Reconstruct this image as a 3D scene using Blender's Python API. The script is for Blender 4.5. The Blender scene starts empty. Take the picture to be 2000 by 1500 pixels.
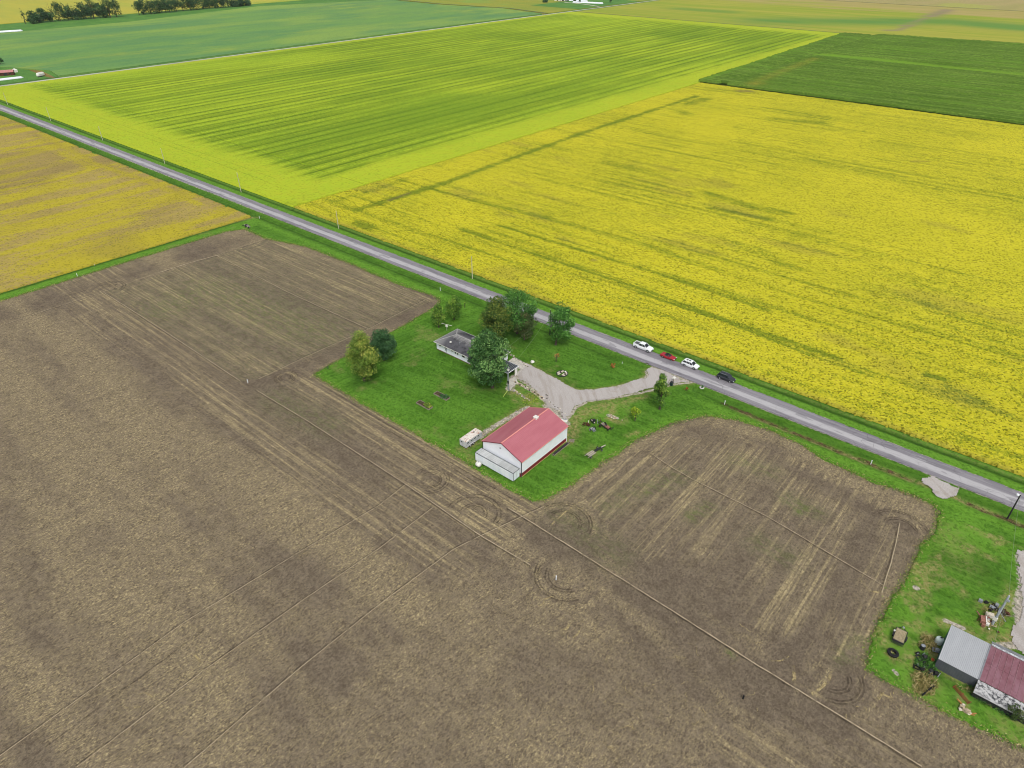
import bpy, math, random
import numpy as np
from mathutils import Vector, Matrix

# ------------------------------------------------------------------ camera, light, exposure
S = bpy.context.scene
COL = S.collection
H = 100.0                                   # flight height
F, HOR = 1338.0, -140.0                     # focal length in photo pixels, horizon row
PITCH = math.atan((750 - HOR) / F)
AX = (0.76453, -0.64458)                    # camera right / forward expressed in the road grid
cam_d = bpy.data.cameras.new('camera'); cam = bpy.data.objects.new('camera', cam_d); COL.objects.link(cam)
S.camera = cam
cam_d.sensor_fit = 'HORIZONTAL'; cam_d.sensor_width = 36.0; cam_d.lens = 36.0 * F / 2000.0
cam_d.clip_start = 1.0; cam_d.clip_end = 30000
cam.location = (0, 0, H)
_f = Vector((-0.64458 * math.cos(PITCH), 0.76453 * math.cos(PITCH), -math.sin(PITCH)))
cam.rotation_euler = _f.to_track_quat('-Z', 'Y').to_euler()

SUN_EL, SUN_AZ = 54.0, -42.0                 # azimuth of the sun seen from the place, degrees from +X to +Y
w = bpy.data.worlds.new("World"); S.world = w; w.use_nodes = True
wn = w.node_tree; wn.nodes.clear()
sky = wn.nodes.new('ShaderNodeTexSky'); sky.sky_type = 'NISHITA'; sky.sun_disc = False
sky.sun_elevation = math.radians(SUN_EL); sky.sun_rotation = math.radians(90 - SUN_AZ)
sky.dust_density = 3.0; sky.air_density = 1.0
hs = wn.nodes.new('ShaderNodeHueSaturation'); hs.inputs['Saturation'].default_value = 0.22
bg = wn.nodes.new('ShaderNodeBackground'); bg.inputs['Strength'].default_value = 0.15
wo = wn.nodes.new('ShaderNodeOutputWorld')
wn.links.new(sky.outputs[0], hs.inputs['Color']); wn.links.new(hs.outputs[0], bg.inputs[0]); wn.links.new(bg.outputs[0], wo.inputs[0])
sl = bpy.data.lights.new('sun', 'SUN'); sl.energy = 1.6; sl.angle = math.radians(18); sl.color = (1.0, 0.96, 0.9)
so = bpy.data.objects.new('sun', sl); COL.objects.link(so)
_s = Vector((math.cos(math.radians(SUN_AZ)) * math.cos(math.radians(SUN_EL)), math.sin(math.radians(SUN_AZ)) * math.cos(math.radians(SUN_EL)), math.sin(math.radians(SUN_EL))))
so.rotation_euler = _s.to_track_quat('Z', 'Y').to_euler()
S.view_settings.view_transform = 'Standard'; S.view_settings.look = 'None'
S.cycles.filter_width = 1.0
S.view_settings.exposure = 0.08; S.view_settings.gamma = 1.0; S.view_settings.use_curve_mapping = False

R = random.Random(7)
NR = np.random.default_rng(11)

def at(u, v, z=0.0):                        # point of the photo -> ground point, metres
    x = (u - 1000) / F; y = -(v - 750) / F
    gx, gy = x, math.cos(PITCH) + y * math.sin(PITCH)
    t = (H - z) / (math.sin(PITCH) - y * math.cos(PITCH))
    gx *= t; gy *= t
    return (gx * 0.76453 - gy * 0.64458, gx * 0.64458 + gy * 0.76453)
def pts(*uv): return [at(u, v) for u, v in uv]

# ------------------------------------------------------------------ numpy noise
_tab = NR.random((256, 256))
def vnoise(x, y):
    xi = np.floor(x).astype(int); yi = np.floor(y).astype(int)
    fx = x - xi; fy = y - yi; fx = fx * fx * (3 - 2 * fx); fy = fy * fy * (3 - 2 * fy)
    a = _tab[xi & 255, yi & 255]; b = _tab[(xi + 1) & 255, yi & 255]
    c = _tab[xi & 255, (yi + 1) & 255]; d = _tab[(xi + 1) & 255, (yi + 1) & 255]
    return (a * (1 - fx) + b * fx) * (1 - fy) + (c * (1 - fx) + d * fx) * fy
def fbm(x, y, o=4):
    s = 0; a = 0.5
    for k in range(o):
        s = s + a * vnoise(x * 2 ** k + 17.3 * k, y * 2 ** k + 9.1 * k); a *= 0.5
    return s / (1 - 0.5 ** o)
def inside(poly, x, y):
    r = np.zeros(x.shape, bool); n = len(poly); j = n - 1
    for i in range(n):
        x1, y1 = poly[i]; x2, y2 = poly[j]
        if y1 != y2:
            r ^= ((y1 > y) != (y2 > y)) & (x < (x2 - x1) * (y - y1) / (y2 - y1) + x1)
        j = i
    return r
def pdist(line, x, y):
    d = np.full(x.shape, 1e9)
    for (x1, y1), (x2, y2) in zip(line[:-1], line[1:]):
        dx, dy = x2 - x1, y2 - y1; L = dx * dx + dy * dy + 1e-9
        t = np.clip(((x - x1) * dx + (y - y1) * dy) / L, 0, 1)
        d = np.minimum(d, np.hypot(x - x1 - t * dx, y - y1 - t * dy))
    return d
def stroke(x, y, line, w):
    d = pdist(line, x, y); return np.exp(-(d / w) ** 2)
def sm(a, b, v): t = np.clip((v - a) / (b - a), 0, 1); return t * t * (3 - 2 * t)

# ------------------------------------------------------------------ material helper
def C(h):
    h = h.lstrip('#'); o = []
    for i in (0, 2, 4):
        v = int(h[i:i + 2], 16) / 255; o.append(v / 12.92 if v <= 0.04045 else ((v + 0.055) / 1.055) ** 2.4)
    return tuple(o) + (1.0,)
class Mat:
    def __init__(s, name, rough=0.9, spec=0.2, metal=0.0):
        s.m = bpy.data.materials.new(name); s.m.use_nodes = True; s.t = s.m.node_tree; s.N = s.t.nodes; s.L = s.t.links
        s.b = s.N['Principled BSDF']; s.b.inputs['Roughness'].default_value = rough
        s.b.inputs['Specular IOR Level'].default_value = spec; s.b.inputs['Metallic'].default_value = metal
        g = s.N.new('ShaderNodeNewGeometry'); s.P = g.outputs['Position']; s.Nrm = g.outputs['Normal']
    def put(s, i, v):
        if hasattr(v, 'links') or isinstance(v, bpy.types.NodeSocket): s.L.new(v, i)
        else: i.default_value = v
    def math(s, op, a, b=0.0, c=None, clamp=False):
        n = s.N.new('ShaderNodeMath'); n.operation = op; n.use_clamp = clamp
        s.put(n.inputs[0], a); s.put(n.inputs[1], b)
        if c is not None: s.put(n.inputs[2], c)
        return n.outputs[0]
    def mix(s, f, a, b):
        n = s.N.new('ShaderNodeMix'); n.data_type = 'RGBA'; s.put(n.inputs[0], f); s.put(n.inputs[6], a); s.put(n.inputs[7], b); return n.outputs[2]
    def fmix(s, f, a, b):
        n = s.N.new('ShaderNodeMix'); n.data_type = 'FLOAT'; s.put(n.inputs[0], f); s.put(n.inputs[2], a); s.put(n.inputs[3], b); return n.outputs[0]
    def map(s, sc=(1, 1, 1), rot=0.0, v=None, coord=None):
        n = s.N.new('ShaderNodeMapping'); n.inputs['Scale'].default_value = sc; n.inputs['Rotation'].default_value = (0, 0, rot)
        s.put(n.inputs[0], v if v is not None else s.P); return n.outputs[0]
    def noise(s, sc=(1, 1, 1), d=4, r=0.6, rot=0.0, dist=0.0, v=None):
        n = s.N.new('ShaderNodeTexNoise'); n.inputs['Scale'].default_value = 1.0; n.inputs['Detail'].default_value = d
        n.inputs['Roughness'].default_value = r; n.inputs['Distortion'].default_value = dist
        if not isinstance(sc, tuple): sc = (sc, sc, sc)
        if rot:
            s.L.new(s.map(sc, 0.0, s.map((1, 1, 1), rot, v)), n.inputs['Vector'])
        else: s.L.new(s.map(sc, 0.0, v), n.inputs['Vector'])
        return n.outputs['Fac']
    def voro(s, sc=1.0, feat='F1', out='Distance', rnd=1.0):
        n = s.N.new('ShaderNodeTexVoronoi'); n.feature = feat; n.inputs['Scale'].default_value = 1.0; n.inputs['Randomness'].default_value = rnd
        if not isinstance(sc, tuple): sc = (sc, sc, sc)
        s.L.new(s.map(sc), n.inputs['Vector']); return n.outputs[out]
    def step(s, v, a, b, lo=0.0, hi=1.0):
        n = s.N.new('ShaderNodeMapRange'); n.interpolation_type = 'SMOOTHSTEP'; s.put(n.inputs[0], v)
        n.inputs[1].default_value = a; n.inputs[2].default_value = b; n.inputs[3].default_value = lo; n.inputs[4].default_value = hi
        return n.outputs[0]
    def attr(s, name):
        n = s.N.new('ShaderNodeAttribute'); n.attribute_name = name; return n
    def sepc(s, c):
        n = s.N.new('ShaderNodeSeparateColor'); s.put(n.inputs[0], c); return n.outputs
    def sepv(s, c):
        n = s.N.new('ShaderNodeSeparateXYZ'); s.put(n.inputs[0], c); return n.outputs
    def bump(s, h, dist=0.1, st=1.0):
        n = s.N.new('ShaderNodeBump'); n.inputs['Distance'].default_value = dist; n.inputs['Strength'].default_value = st
        s.L.new(h, n.inputs['Height']); s.L.new(n.outputs[0], s.b.inputs['Normal'])
    def col(s, c): s.put(s.b.inputs['Base Color'], c); return s
    def alpha(s, a): s.put(s.b.inputs['Alpha'], a); return s

_flat = {}
def flat(name, hexc, rough=0.6, spec=0.4, metal=0.0, var=0.12, sc=2.0):
    k = (name,)
    if k in _flat: return _flat[k]
    m = Mat(name, rough, spec, metal); c = C(hexc)
    n = m.noise(sc, 5, 0.65)
    d = tuple(x * (1 - var * 2.2) for x in c[:3]) + (1,); l = tuple(min(1, x * (1 + var)) for x in c[:3]) + (1,)
    m.col(m.mix(m.step(n, 0.3, 0.7), d, l)); _flat[k] = m.m
    return m.m

# ------------------------------------------------------------------ object helpers
def link(name, me, mat=None, parent=None, loc=(0, 0, 0), rz=0.0):
    o = bpy.data.objects.new(name, me); COL.objects.link(o)
    if me is not None and mat is not None:
        for m_ in (mat if isinstance(mat, (list, tuple)) else [mat]): me.materials.append(m_)
    o.location = loc; o.rotation_euler = (0, 0, rz)
    if parent: o.parent = parent
    return o
def tag(o, label=None, cat=None, group=None, kind=None):
    if label: o['label'] = label
    if cat: o['category'] = cat
    if group: o['group'] = group
    if kind: o['kind'] = kind
    return o
def thing(name, label, cat, loc=(0, 0, 0), rz=0.0, group=None):
    return tag(link(name, None, loc=loc, rz=rz), label, cat, group)

class MB:
    def __init__(s): s.v = []; s.f = []; s.mi = []; s.cm = 0
    def poly(s, vs):
        b = len(s.v); s.v += [tuple(p) for p in vs]; s.f.append(tuple(range(b, b + len(vs)))); s.mi.append(s.cm)
    def box(s, x0, x1, y0, y1, z0, z1, M=None):
        b = len(s.v); P = [(x, y, z) for z in (z0, z1) for x, y in ((x0, y0), (x1, y0), (x1, y1), (x0, y1))]
        if M is not None: P = [tuple(M @ Vector(p)) for p in P]
        s.v += P
        for q in ((0, 3, 2, 1), (4, 5, 6, 7), (0, 1, 5, 4), (1, 2, 6, 5), (2, 3, 7, 6), (3, 0, 4, 7)):
            s.f.append(tuple(b + i for i in q)); s.mi.append(s.cm)
    def beam(s, a, b_, wx, wz=None):
        wz = wz or wx; a = Vector(a); b_ = Vector(b_); d = b_ - a; L = d.length
        q = d.to_track_quat('X', 'Z').to_matrix().to_4x4(); q.translation = a
        s.box(0, L, -wx / 2, wx / 2, -wz / 2, wz / 2, q)
    def tube(s, a, b_, r0, r1=None, n=8, cap=True):
        r1 = r0 if r1 is None else r1; a = Vector(a); b_ = Vector(b_); d = (b_ - a)
        q = d.to_track_quat('Z', 'Y'); b = len(s.v)
        for P, r in ((a, r0), (b_, r1)):
            for i in range(n):
                t = 2 * math.pi * i / n; s.v.append(tuple(P + q @ Vector((math.cos(t) * r, math.sin(t) * r, 0))))
        for i in range(n):
            j = (i + 1) % n; s.f.append((b + i, b + j, b + n + j, b + n + i)); s.mi.append(s.cm)
        if cap:
            s.f.append(tuple(b + i for i in reversed(range(n)))); s.mi.append(s.cm)
            s.f.append(tuple(b + n + i for i in range(n))); s.mi.append(s.cm)
    def lathe(s, prof, n=16, M=None, close=False):            # prof [(r,z)] around z
        b = len(s.v); k = len(prof)
        for r, z in prof:
            for i in range(n):
                t = 2 * math.pi * i / n; p = Vector((r * math.cos(t), r * math.sin(t), z))
                s.v.append(tuple(M @ p) if M is not None else tuple(p))
        for a in range(k if close else k - 1):
            a2 = (a + 1) % k
            for i in range(n):
                j = (i + 1) % n; s.f.append((b + a * n + i, b + a * n + j, b + a2 * n + j, b + a2 * n + i)); s.mi.append(s.cm)
    def loft(s, secs, cap=True):                              # list of equal rings
        b = len(s.v); n = len(secs[0])
        for r in secs: s.v += [tuple(p) for p in r]
        for a in range(len(secs) - 1):
            for i in range(n):
                j = (i + 1) % n; s.f.append((b + a * n + i, b + a * n + j, b + (a + 1) * n + j, b + (a + 1) * n + i)); s.mi.append(s.cm)
        if cap:
            s.f.append(tuple(b + i for i in reversed(range(n)))); s.mi.append(s.cm)
            k = b + (len(secs) - 1) * n; s.f.append(tuple(k + i for i in range(n))); s.mi.append(s.cm)
    def rock(s, x, y, z, r, n=7, fl=0.7):
        b = len(s.v); rings = 3
        for a in range(1, rings + 1):
            ph = math.pi * a / (rings + 1)
            for i in range(n):
                t = 2 * math.pi * i / n; q = r * R.uniform(0.75, 1.15)
                s.v.append((x + q * math.sin(ph) * math.cos(t), y + q * math.sin(ph) * math.sin(t), z + q * math.cos(ph) * fl))
        s.v.append((x, y, z + r * fl)); s.v.append((x, y, z - r * fl)); T = len(s.v) - 2
        for i in range(n):
            j = (i + 1) % n; s.f.append((T, b + i, b + j)); s.mi.append(s.cm)
            s.f.append((b + i, b + n + i, b + n + j, b + j)); s.mi.append(s.cm)
            s.f.append((b + n + i, b + 2 * n + i, b + 2 * n + j, b + n + j)); s.mi.append(s.cm)
            s.f.append((b + 2 * n + i, T + 1, b + 2 * n + j)); s.mi.append(s.cm)
    def mesh(s, name='mesh', smooth=False):
        me = bpy.data.meshes.new(name); me.from_pydata(s.v, [], s.f)
        if any(s.mi): me.polygons.foreach_set('material_index', s.mi)
        if smooth: me.polygons.foreach_set('use_smooth', [True] * len(me.polygons))
        me.update(); return me
    def build(s, name, mat, parent=None, loc=(0, 0, 0), rz=0.0, smooth=False):
        return link(name, s.mesh(name, smooth), mat, parent, loc, rz)

def fast_mesh(name, co, quads, attrs=None, smooth=True):
    me = bpy.data.meshes.new(name); me.vertices.add(len(co)); me.vertices.foreach_set('co', np.asarray(co, np.float32).ravel())
    n = len(quads); k = quads.shape[1]
    me.loops.add(n * k); me.loops.foreach_set('vertex_index', quads.astype(np.int32).ravel())
    me.polygons.add(n); me.polygons.foreach_set('loop_start', np.arange(0, n * k, k, dtype=np.int32)); me.polygons.foreach_set('loop_total', np.full(n, k, np.int32))
    if smooth: me.polygons.foreach_set('use_smooth', np.ones(n, bool))
    if attrs is not None:
        for nm, arr in attrs.items():
            a = me.attributes.new(nm, 'FLOAT_COLOR' if arr.ndim == 2 else 'FLOAT', 'POINT')
            a.data.foreach_set('color' if arr.ndim == 2 else 'value', arr.astype(np.float32).ravel())
    me.update(calc_edges=True); me.validate(); return me
def grid(name, xs, ys, keep, zf, mat, attrf=None, label=None, skirt=None, jit=0.0, kind='structure'):
    """ground sheet on a grid; faces kept where keep(xc, yc); heights zf(x, y)"""
    X, Y = np.meshgrid(xs, ys, indexing='ij'); nx, ny = X.shape
    xc = (X[:-1, :-1] + X[1:, 1:]) / 2; yc = (Y[:-1, :-1] + Y[1:, 1:]) / 2
    K = keep(xc, yc) if keep else np.ones(xc.shape, bool)
    I = np.arange(nx * ny).reshape(nx, ny)
    q = np.stack([I[:-1, :-1][K], I[1:, :-1][K], I[1:, 1:][K], I[:-1, 1:][K]], 1)
    Xj = X; Yj = Y
    if jit:
        Xj = X + (NR.random(X.shape) - .5) * jit; Yj = Y + (NR.random(X.shape) - .5) * jit
    Z = zf(Xj, Yj) + np.zeros(X.shape)
    co = np.stack([Xj.ravel(), Yj.ravel(), Z.ravel()], 1)
    att = attrf(Xj.ravel(), Yj.ravel()) if attrf else None
    if skirt is not None:
        Kp = np.pad(K, 1); quads = [q]; cnt = len(co); extra = []; src = []
        def sk(mask, a, b):
            nonlocal cnt
            ia = a[mask]; ib = b[mask]; m = len(ia)
            if not m: return
            ea = co[ia].copy(); eb = co[ib].copy(); ea[:, 2] = skirt; eb[:, 2] = skirt
            extra.append(ea); extra.append(eb); src.append(ia); src.append(ib)
            quads.append(np.stack([ia, ib, cnt + m + np.arange(m), cnt + np.arange(m)], 1)); cnt += 2 * m
        c = Kp[1:-1, 1:-1]
        sk(c & ~Kp[1:-1, :-2], I[1:, :-1], I[:-1, :-1]); sk(c & ~Kp[1:-1, 2:], I[:-1, 1:], I[1:, 1:])
        sk(c & ~Kp[:-2, 1:-1], I[:-1, :-1], I[:-1, 1:]); sk(c & ~Kp[2:, 1:-1], I[1:, 1:], I[1:, :-1])
        co = np.concatenate([co] + extra); q = np.concatenate(quads)
        if att is not None:
            si = np.concatenate(src); att = {k: np.concatenate([v, v[si]]) for k, v in att.items()}
    used = np.zeros(len(co), bool); used[q.ravel()] = True; rm = np.cumsum(used) - 1
    co = co[used]; q = rm[q]
    if att: att = {k: v[used] for k, v in att.items()}
    o = link(name, fast_mesh(name, co, q, att), mat)
    if kind: o['kind'] = kind
    return o
def plate(name, poly, z, mat, kind='structure'):
    m = MB(); m.poly([(x, y, z) for x, y in poly]); o = m.build(name, mat); o['kind'] = kind; return o
def rect(x0, x1, y0, y1): return [(x0, y0), (x1, y0), (x1, y1), (x0, y1)]
ar = np.arange

# ------------------------------------------------------------------ ground materials
def soil_mat():
    m = Mat('tilled_soil', 0.95, 0.04); a = m.attr('mask'); c = m.sepc(a.outputs['Color']); al = a.outputs['Alpha']
    def rows(flip):
        k = lambda a_, b_: (a_, b_, 1) if not flip else (b_, a_, 1)
        n = m.math('ADD', m.math('MULTIPLY', m.noise(k(.025, 1.15), 4, .6), .65), m.math('MULTIPLY', m.noise(k(.12, 2.4), 5, .75), .35))
        return m.step(n, .47, .60)
    gr = m.math('ADD', m.math('MULTIPLY', m.noise((4.2, 2.0, 1), 6, .8, rot=.2), .62), m.math('MULTIPLY', m.noise((1.8, .5, 1), 7, .85, rot=.12), .38))
    gr = m.step(gr, .44, .60)
    wX = m.step(al, .35, .15); wY = m.step(al, .7, .92)
    pat = m.fmix(wX, gr, m.math('ADD', m.math('MULTIPLY', rows(False), .72), m.math('MULTIPLY', gr, .28)))
    pat = m.fmix(wY, pat, m.math('ADD', m.math('MULTIPLY', rows(True), .72), m.math('MULTIPLY', gr, .28)))
    pat = m.math('MULTIPLY', pat, m.step(m.noise((1.1, .05, 1), 4, .6, rot=.05), .3, .6, .62, 1.15))
    big = m.noise((0.012, 0.10, 1), 5, 0.65); mid = m.noise((0.11, 0.2, 1), 7, 0.8)
    den = m.math('ADD', m.math('MULTIPLY', c[0], .9), m.math('ADD', m.math('MULTIPLY', m.math('SUBTRACT', mid, .5), 1.3), m.math('MULTIPLY', m.math('SUBTRACT', big, .5), .7)))
    straw = m.math('MULTIPLY', pat, m.step(den, -.02, .86, .06, 1.0), clamp=True)
    soil = m.mix(m.step(m.noise(0.35, 7, 0.8), 0.32, 0.68), C('#6b6051'), C('#897c69'))
    soil = m.mix(m.step(m.noise((2.2, 1.6, 1), 6, .85), .42, .6, .5, 0), soil, C('#473e36'))
    soil = m.mix(m.math('MULTIPLY', c[2], 0.4), soil, C('#554b42'))
    st = m.mix(m.step(m.noise(1.9, 3, 0.6), 0.35, 0.65), C('#988a6a'), C('#b5a57c'))
    co = m.mix(m.math('MULTIPLY', straw, 0.95), soil, st)
    v = m.voro((3.6, 2.8, 1), 'F1', 'Color'); vs = m.sepc(v)
    co = m.mix(m.math('MULTIPLY', m.step(vs[0], 0.75, 0.95), m.math('MULTIPLY', straw, .6)), co, C('#c4b48a'))
    co = m.mix(m.math('MULTIPLY', m.step(vs[1], 0.7, 0.95), 0.35), co, C('#40372f'))
    g = m.math('MULTIPLY', c[1], m.step(m.noise((0.35, 0.9, 1), 6, 0.8), 0.40, 0.62)); co = m.mix(m.math('MULTIPLY', g, .8), co, C('#5f7232'))
    m.col(co); m.bump(m.math('ADD', gr, m.noise(2.0, 6, .8)), 0.1, 0.5); return m.m
def grass_mat():
    m = Mat('mown_grass', 0.95, 0.05); a = m.attr('mask'); c = m.sepc(a.outputs['Color']); al = a.outputs['Alpha']
    n1 = m.noise(0.10, 6, 0.7); n2 = m.noise((0.9, 1.6, 1), 7, 0.82, rot=0.9); st = m.noise((0.04, 0.75, 1), 2, 0.5, rot=-0.12); n3 = m.noise((.35, .7, 1), 6, .75, rot=.5)
    co = m.mix(m.step(n1, 0.32, 0.68), C('#436a1e'), C('#5a842a'))
    co = m.mix(m.step(n2, 0.4, 0.68, 0.0, 0.75), co, C('#2b4f13'))
    co = m.mix(m.step(n3, 0.5, 0.72, 0.0, 0.6), co, C('#5c8a30'))
    px = m.sepv(m.P)[0]; sy = m.noise((0.9, 0.03, 1), 2, 0.5, rot=.12); sw = m.step(px, -122, -126)
    co = m.mix(m.step(m.fmix(sw, st, sy), 0.46, 0.56, 0.0, 0.3), co, C('#629034'))
    co = m.mix(m.math('MULTIPLY', c[1], m.step(n2, .3, .6, .95, .45)), co, C('#6c9a32'))
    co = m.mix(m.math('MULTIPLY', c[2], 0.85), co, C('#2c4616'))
    dr = m.math('MULTIPLY', c[0], m.step(m.noise(0.9, 7, 0.85), 0.38, 0.58)); co = m.mix(dr, co, m.mix(m.step(n2, 0.4, 0.6), C('#7d7446'), C('#a39768')))
    gr = m.step(m.math('MULTIPLY', al, m.step(m.noise(0.8, 6, 0.8), 0.3, 0.6, 0.4, 1.3)), 0.35, 0.62)
    co = m.mix(gr, co, m.mix(m.step(m.noise(2.1, 4, 0.8), 0.35, 0.65), C('#8b8378'), C('#c2b9aa')))
    v = m.sepc(m.voro(2.2, 'F1', 'Color'))[0]; co = m.mix(m.step(v, .6, 1, 0, .4), co, C('#254310'))
    m.col(co); m.bump(m.math('ADD', n2, m.noise(2.4, 4, 0.7)), 0.14, 0.6); return m.m
def soy_mat(name, ya, yb, ga, sc=1.0, rough_g=0.5, streak='X', stk=0.5, brown='#a09a2a', fine=1.0, rows=False, hi='#d6cc46'):
    m = Mat(name, 0.9, 0.05); a = m.attr('mask'); c = m.sepc(a.outputs['Color'])
    f = m.noise(1.7 * sc, 7, 0.9); lf = m.sepc(m.voro(2.3 * sc, 'F1', 'Color')); lfa = lf[0]
    sv = (0.022, 0.42, 1) if streak == 'X' else (0.42, 0.022, 1)
    s1 = m.noise(sv, 5, 0.65); b = m.noise(0.015, 5, 0.6); md = m.noise(.16, 6, .75)
    y = m.mix(m.step(b, 0.35, 0.65), C(ya), C(yb))
    y = m.mix(m.math('MULTIPLY', m.step(lfa, 0.5, 1.0), 0.5 * fine), y, C(hi))
    y = m.mix(m.step(md, 0.52, 0.75, 0, 0.45), y, C(brown))
    g = m.math('ADD', m.math('MULTIPLY', f, 0.9), m.math('MULTIPLY', s1, stk)); g = m.math('ADD', g, m.math('MULTIPLY', m.math('MULTIPLY', c[1], m.step(f, .2, .7, .45, 1.3)), 0.6))
    g = m.math('ADD', g, m.math('MULTIPLY', lf[1], 0.22)); g = m.math('SUBTRACT', g, m.math('MULTIPLY', c[0], 0.3))
    g = m.math('ADD', g, m.math('MULTIPLY', m.math('SUBTRACT', md, .5), .28))
    base = 0.45 + stk * 0.5 + 0.11
    co = m.mix(m.step(g, base - .03, base + .32, 0, rough_g + 0.4), y, C(ga))
    if rows:
        co = m.mix(m.math('MULTIPLY', c[0], m.math('MULTIPLY', m.step(md, .3, .62, .1, .8), m.step(s1, .3, .6, .5, 1.0))), co, C('#a9b02e'))
        p = m.sepv(m.P); x = m.math('ADD', p[0], m.math('MULTIPLY', m.math('SUBTRACT', m.noise((.01, .004, 1), 3, .5), .5), 3.0))
        def saw(per, ph=0.0): return m.math('PINGPONG', m.math('ADD', x, ph), per / 2)
        w1 = m.step(saw(9.1), 1.9, 0.5); w3 = m.step(saw(4.55, 2.0), 1.1, .2); w4 = m.step(saw(27.3, 4.0), 3.5, 1.0)
        amp = m.math('MULTIPLY', c[2], m.step(m.noise((.006, .004, 1), 4, .6), .32, .52, .6, 1.0)); jn = m.step(m.noise((.12, .006, 1), 4, .7), .3, .58, .2, 1.0)
        r = m.math('ADD', m.math('MULTIPLY', w1, .8), m.math('ADD', m.math('MULTIPLY', w3, .35), m.math('MULTIPLY', w4, .4)), clamp=True)
        co = m.mix(m.math('MULTIPLY', c[2], m.step(m.noise((.02, .006, 1), 5, .7), .4, .68, .0, .55)), co, C('#66861e'))
        co = m.mix(m.math('MULTIPLY', m.math('MULTIPLY', r, amp), m.math('MULTIPLY', jn, .95)), co, C('#466214'))
    else:
        co = m.mix(m.math('MULTIPLY', c[2], 0.8), co, C('#6d5b48'))
    co = m.mix(m.math('MULTIPLY', m.step(lf[2], 0.72, .95), .7 * fine), co, C('#4c520f'))
    m.col(co); m.bump(m.math('ADD', f, lfa), 0.35, 0.55 * fine); return m.m

M_SOIL = soil_mat(); M_GRASS = grass_mat()
M_YEL = soy_mat('ripening_soybeans', '#b9b428', '#c6be2c', '#6a7e22')
M_STR = soy_mat('yellow_green_soybeans', '#98b02a', '#a4b82c', '#66881f', sc=0.6, streak='Y', stk=0.5, brown='#a0a426', fine=0.35, rows=True, rough_g=.3, hi='#b2b63a')
M_TAN = soy_mat('dry_soybeans', '#94834c', '#a28f54', '#aea22a', sc=0.8, streak='Y', stk=0.6, brown='#8f7a4e', fine=0.6, hi='#b09c64')

def plain_mat(name, a, b, sc=(0.02, 0.1, 1), c3=None, rot=0.0, lo=0.35, hi=0.65, fine=0.6, bumpd=0.4):
    m = Mat(name, 0.9, 0.1); n = m.noise(sc, 5, 0.65, rot); f = m.noise(fine, 5, 0.8)
    co = m.mix(m.step(n, lo, hi), C(a), C(b))
    if c3: co = m.mix(m.step(m.noise(0.006, 4, 0.6), 0.5, 0.62, 0, 0.8), co, C(c3))
    d = tuple(x * 0.55 for x in C(a)[:3]) + (1,)
    co = m.mix(m.step(f, 0.35, 0.62, 0.45, 0.0), co, d)
    m.col(co); m.bump(f, bumpd, 0.6); return m.m

# ------------------------------------------------------------------ ground sheets
def base_mat():
    m = Mat('distant_farmland', 0.95, 0.1); ce = m.sepc(m.voro((1 / 520, 1 / 700, 1), 'F1', 'Color', 0.35))
    co = m.mix(m.step(ce[0], 0.3, 0.6), C('#a9a52e'), C('#6d9a3e')); co = m.mix(m.step(ce[1], 0.55, 0.75), co, C('#b59f62'))
    co = m.mix(m.step(m.noise((0.004, 0.03, 1), 5, 0.6), 0.4, 0.65, 0, 0.6), co, C('#8f9a34')); m.col(co); return m.m
plate('ground', rect(-14000, 14000, -9000, 16000), -0.9, base_mat())

BROWN = pts((-400, 705), (0, 588), (200, 526), (440, 452), (478, 447), (505, 459), (523, 467), (600, 482), (690, 517), (770, 552), (845, 577), (859, 584), (858, 592), (848, 602),
            (768, 648), (690, 690), (640, 716), (613, 732), (700, 783), (800, 840), (900, 896), (985, 949), (1040, 978), (1065, 974), (1110, 950), (1200, 888), (1240, 860), (1300, 832),
            (1340, 818), (1385, 812), (1440, 820), (1500, 838), (1560, 864), (1610, 896), (1707, 941), (1772, 963), (1821, 983), (1834, 999), (1831, 1019), (1829, 1034), (1799, 1070),
            (1766, 1136), (1742, 1169), (1718, 1220), (1694, 1280), (1690, 1303), (1730, 1328), (1802, 1367), (1850, 1391), (2000, 1462), (2300, 1625)) + [(60, 60), (60, -70), (-330, -70)]
def ragged(poly, amp):
    def k(x, y):
        a = (fbm(x * 0.25 + 31, y * 0.25, 5) - .5) * 3 * amp; b = (fbm(x * 0.25, y * 0.25 + 57, 5) - .5) * 3 * amp
        return inside(poly, x + a, y + b)
    return k
in_brown = ragged(BROWN, 0.5)
def in_brown_wide(x, y): return inside(BROWN, x, y) | (pdist(BROWN[:-4], x, y) < 1.6)

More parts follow.
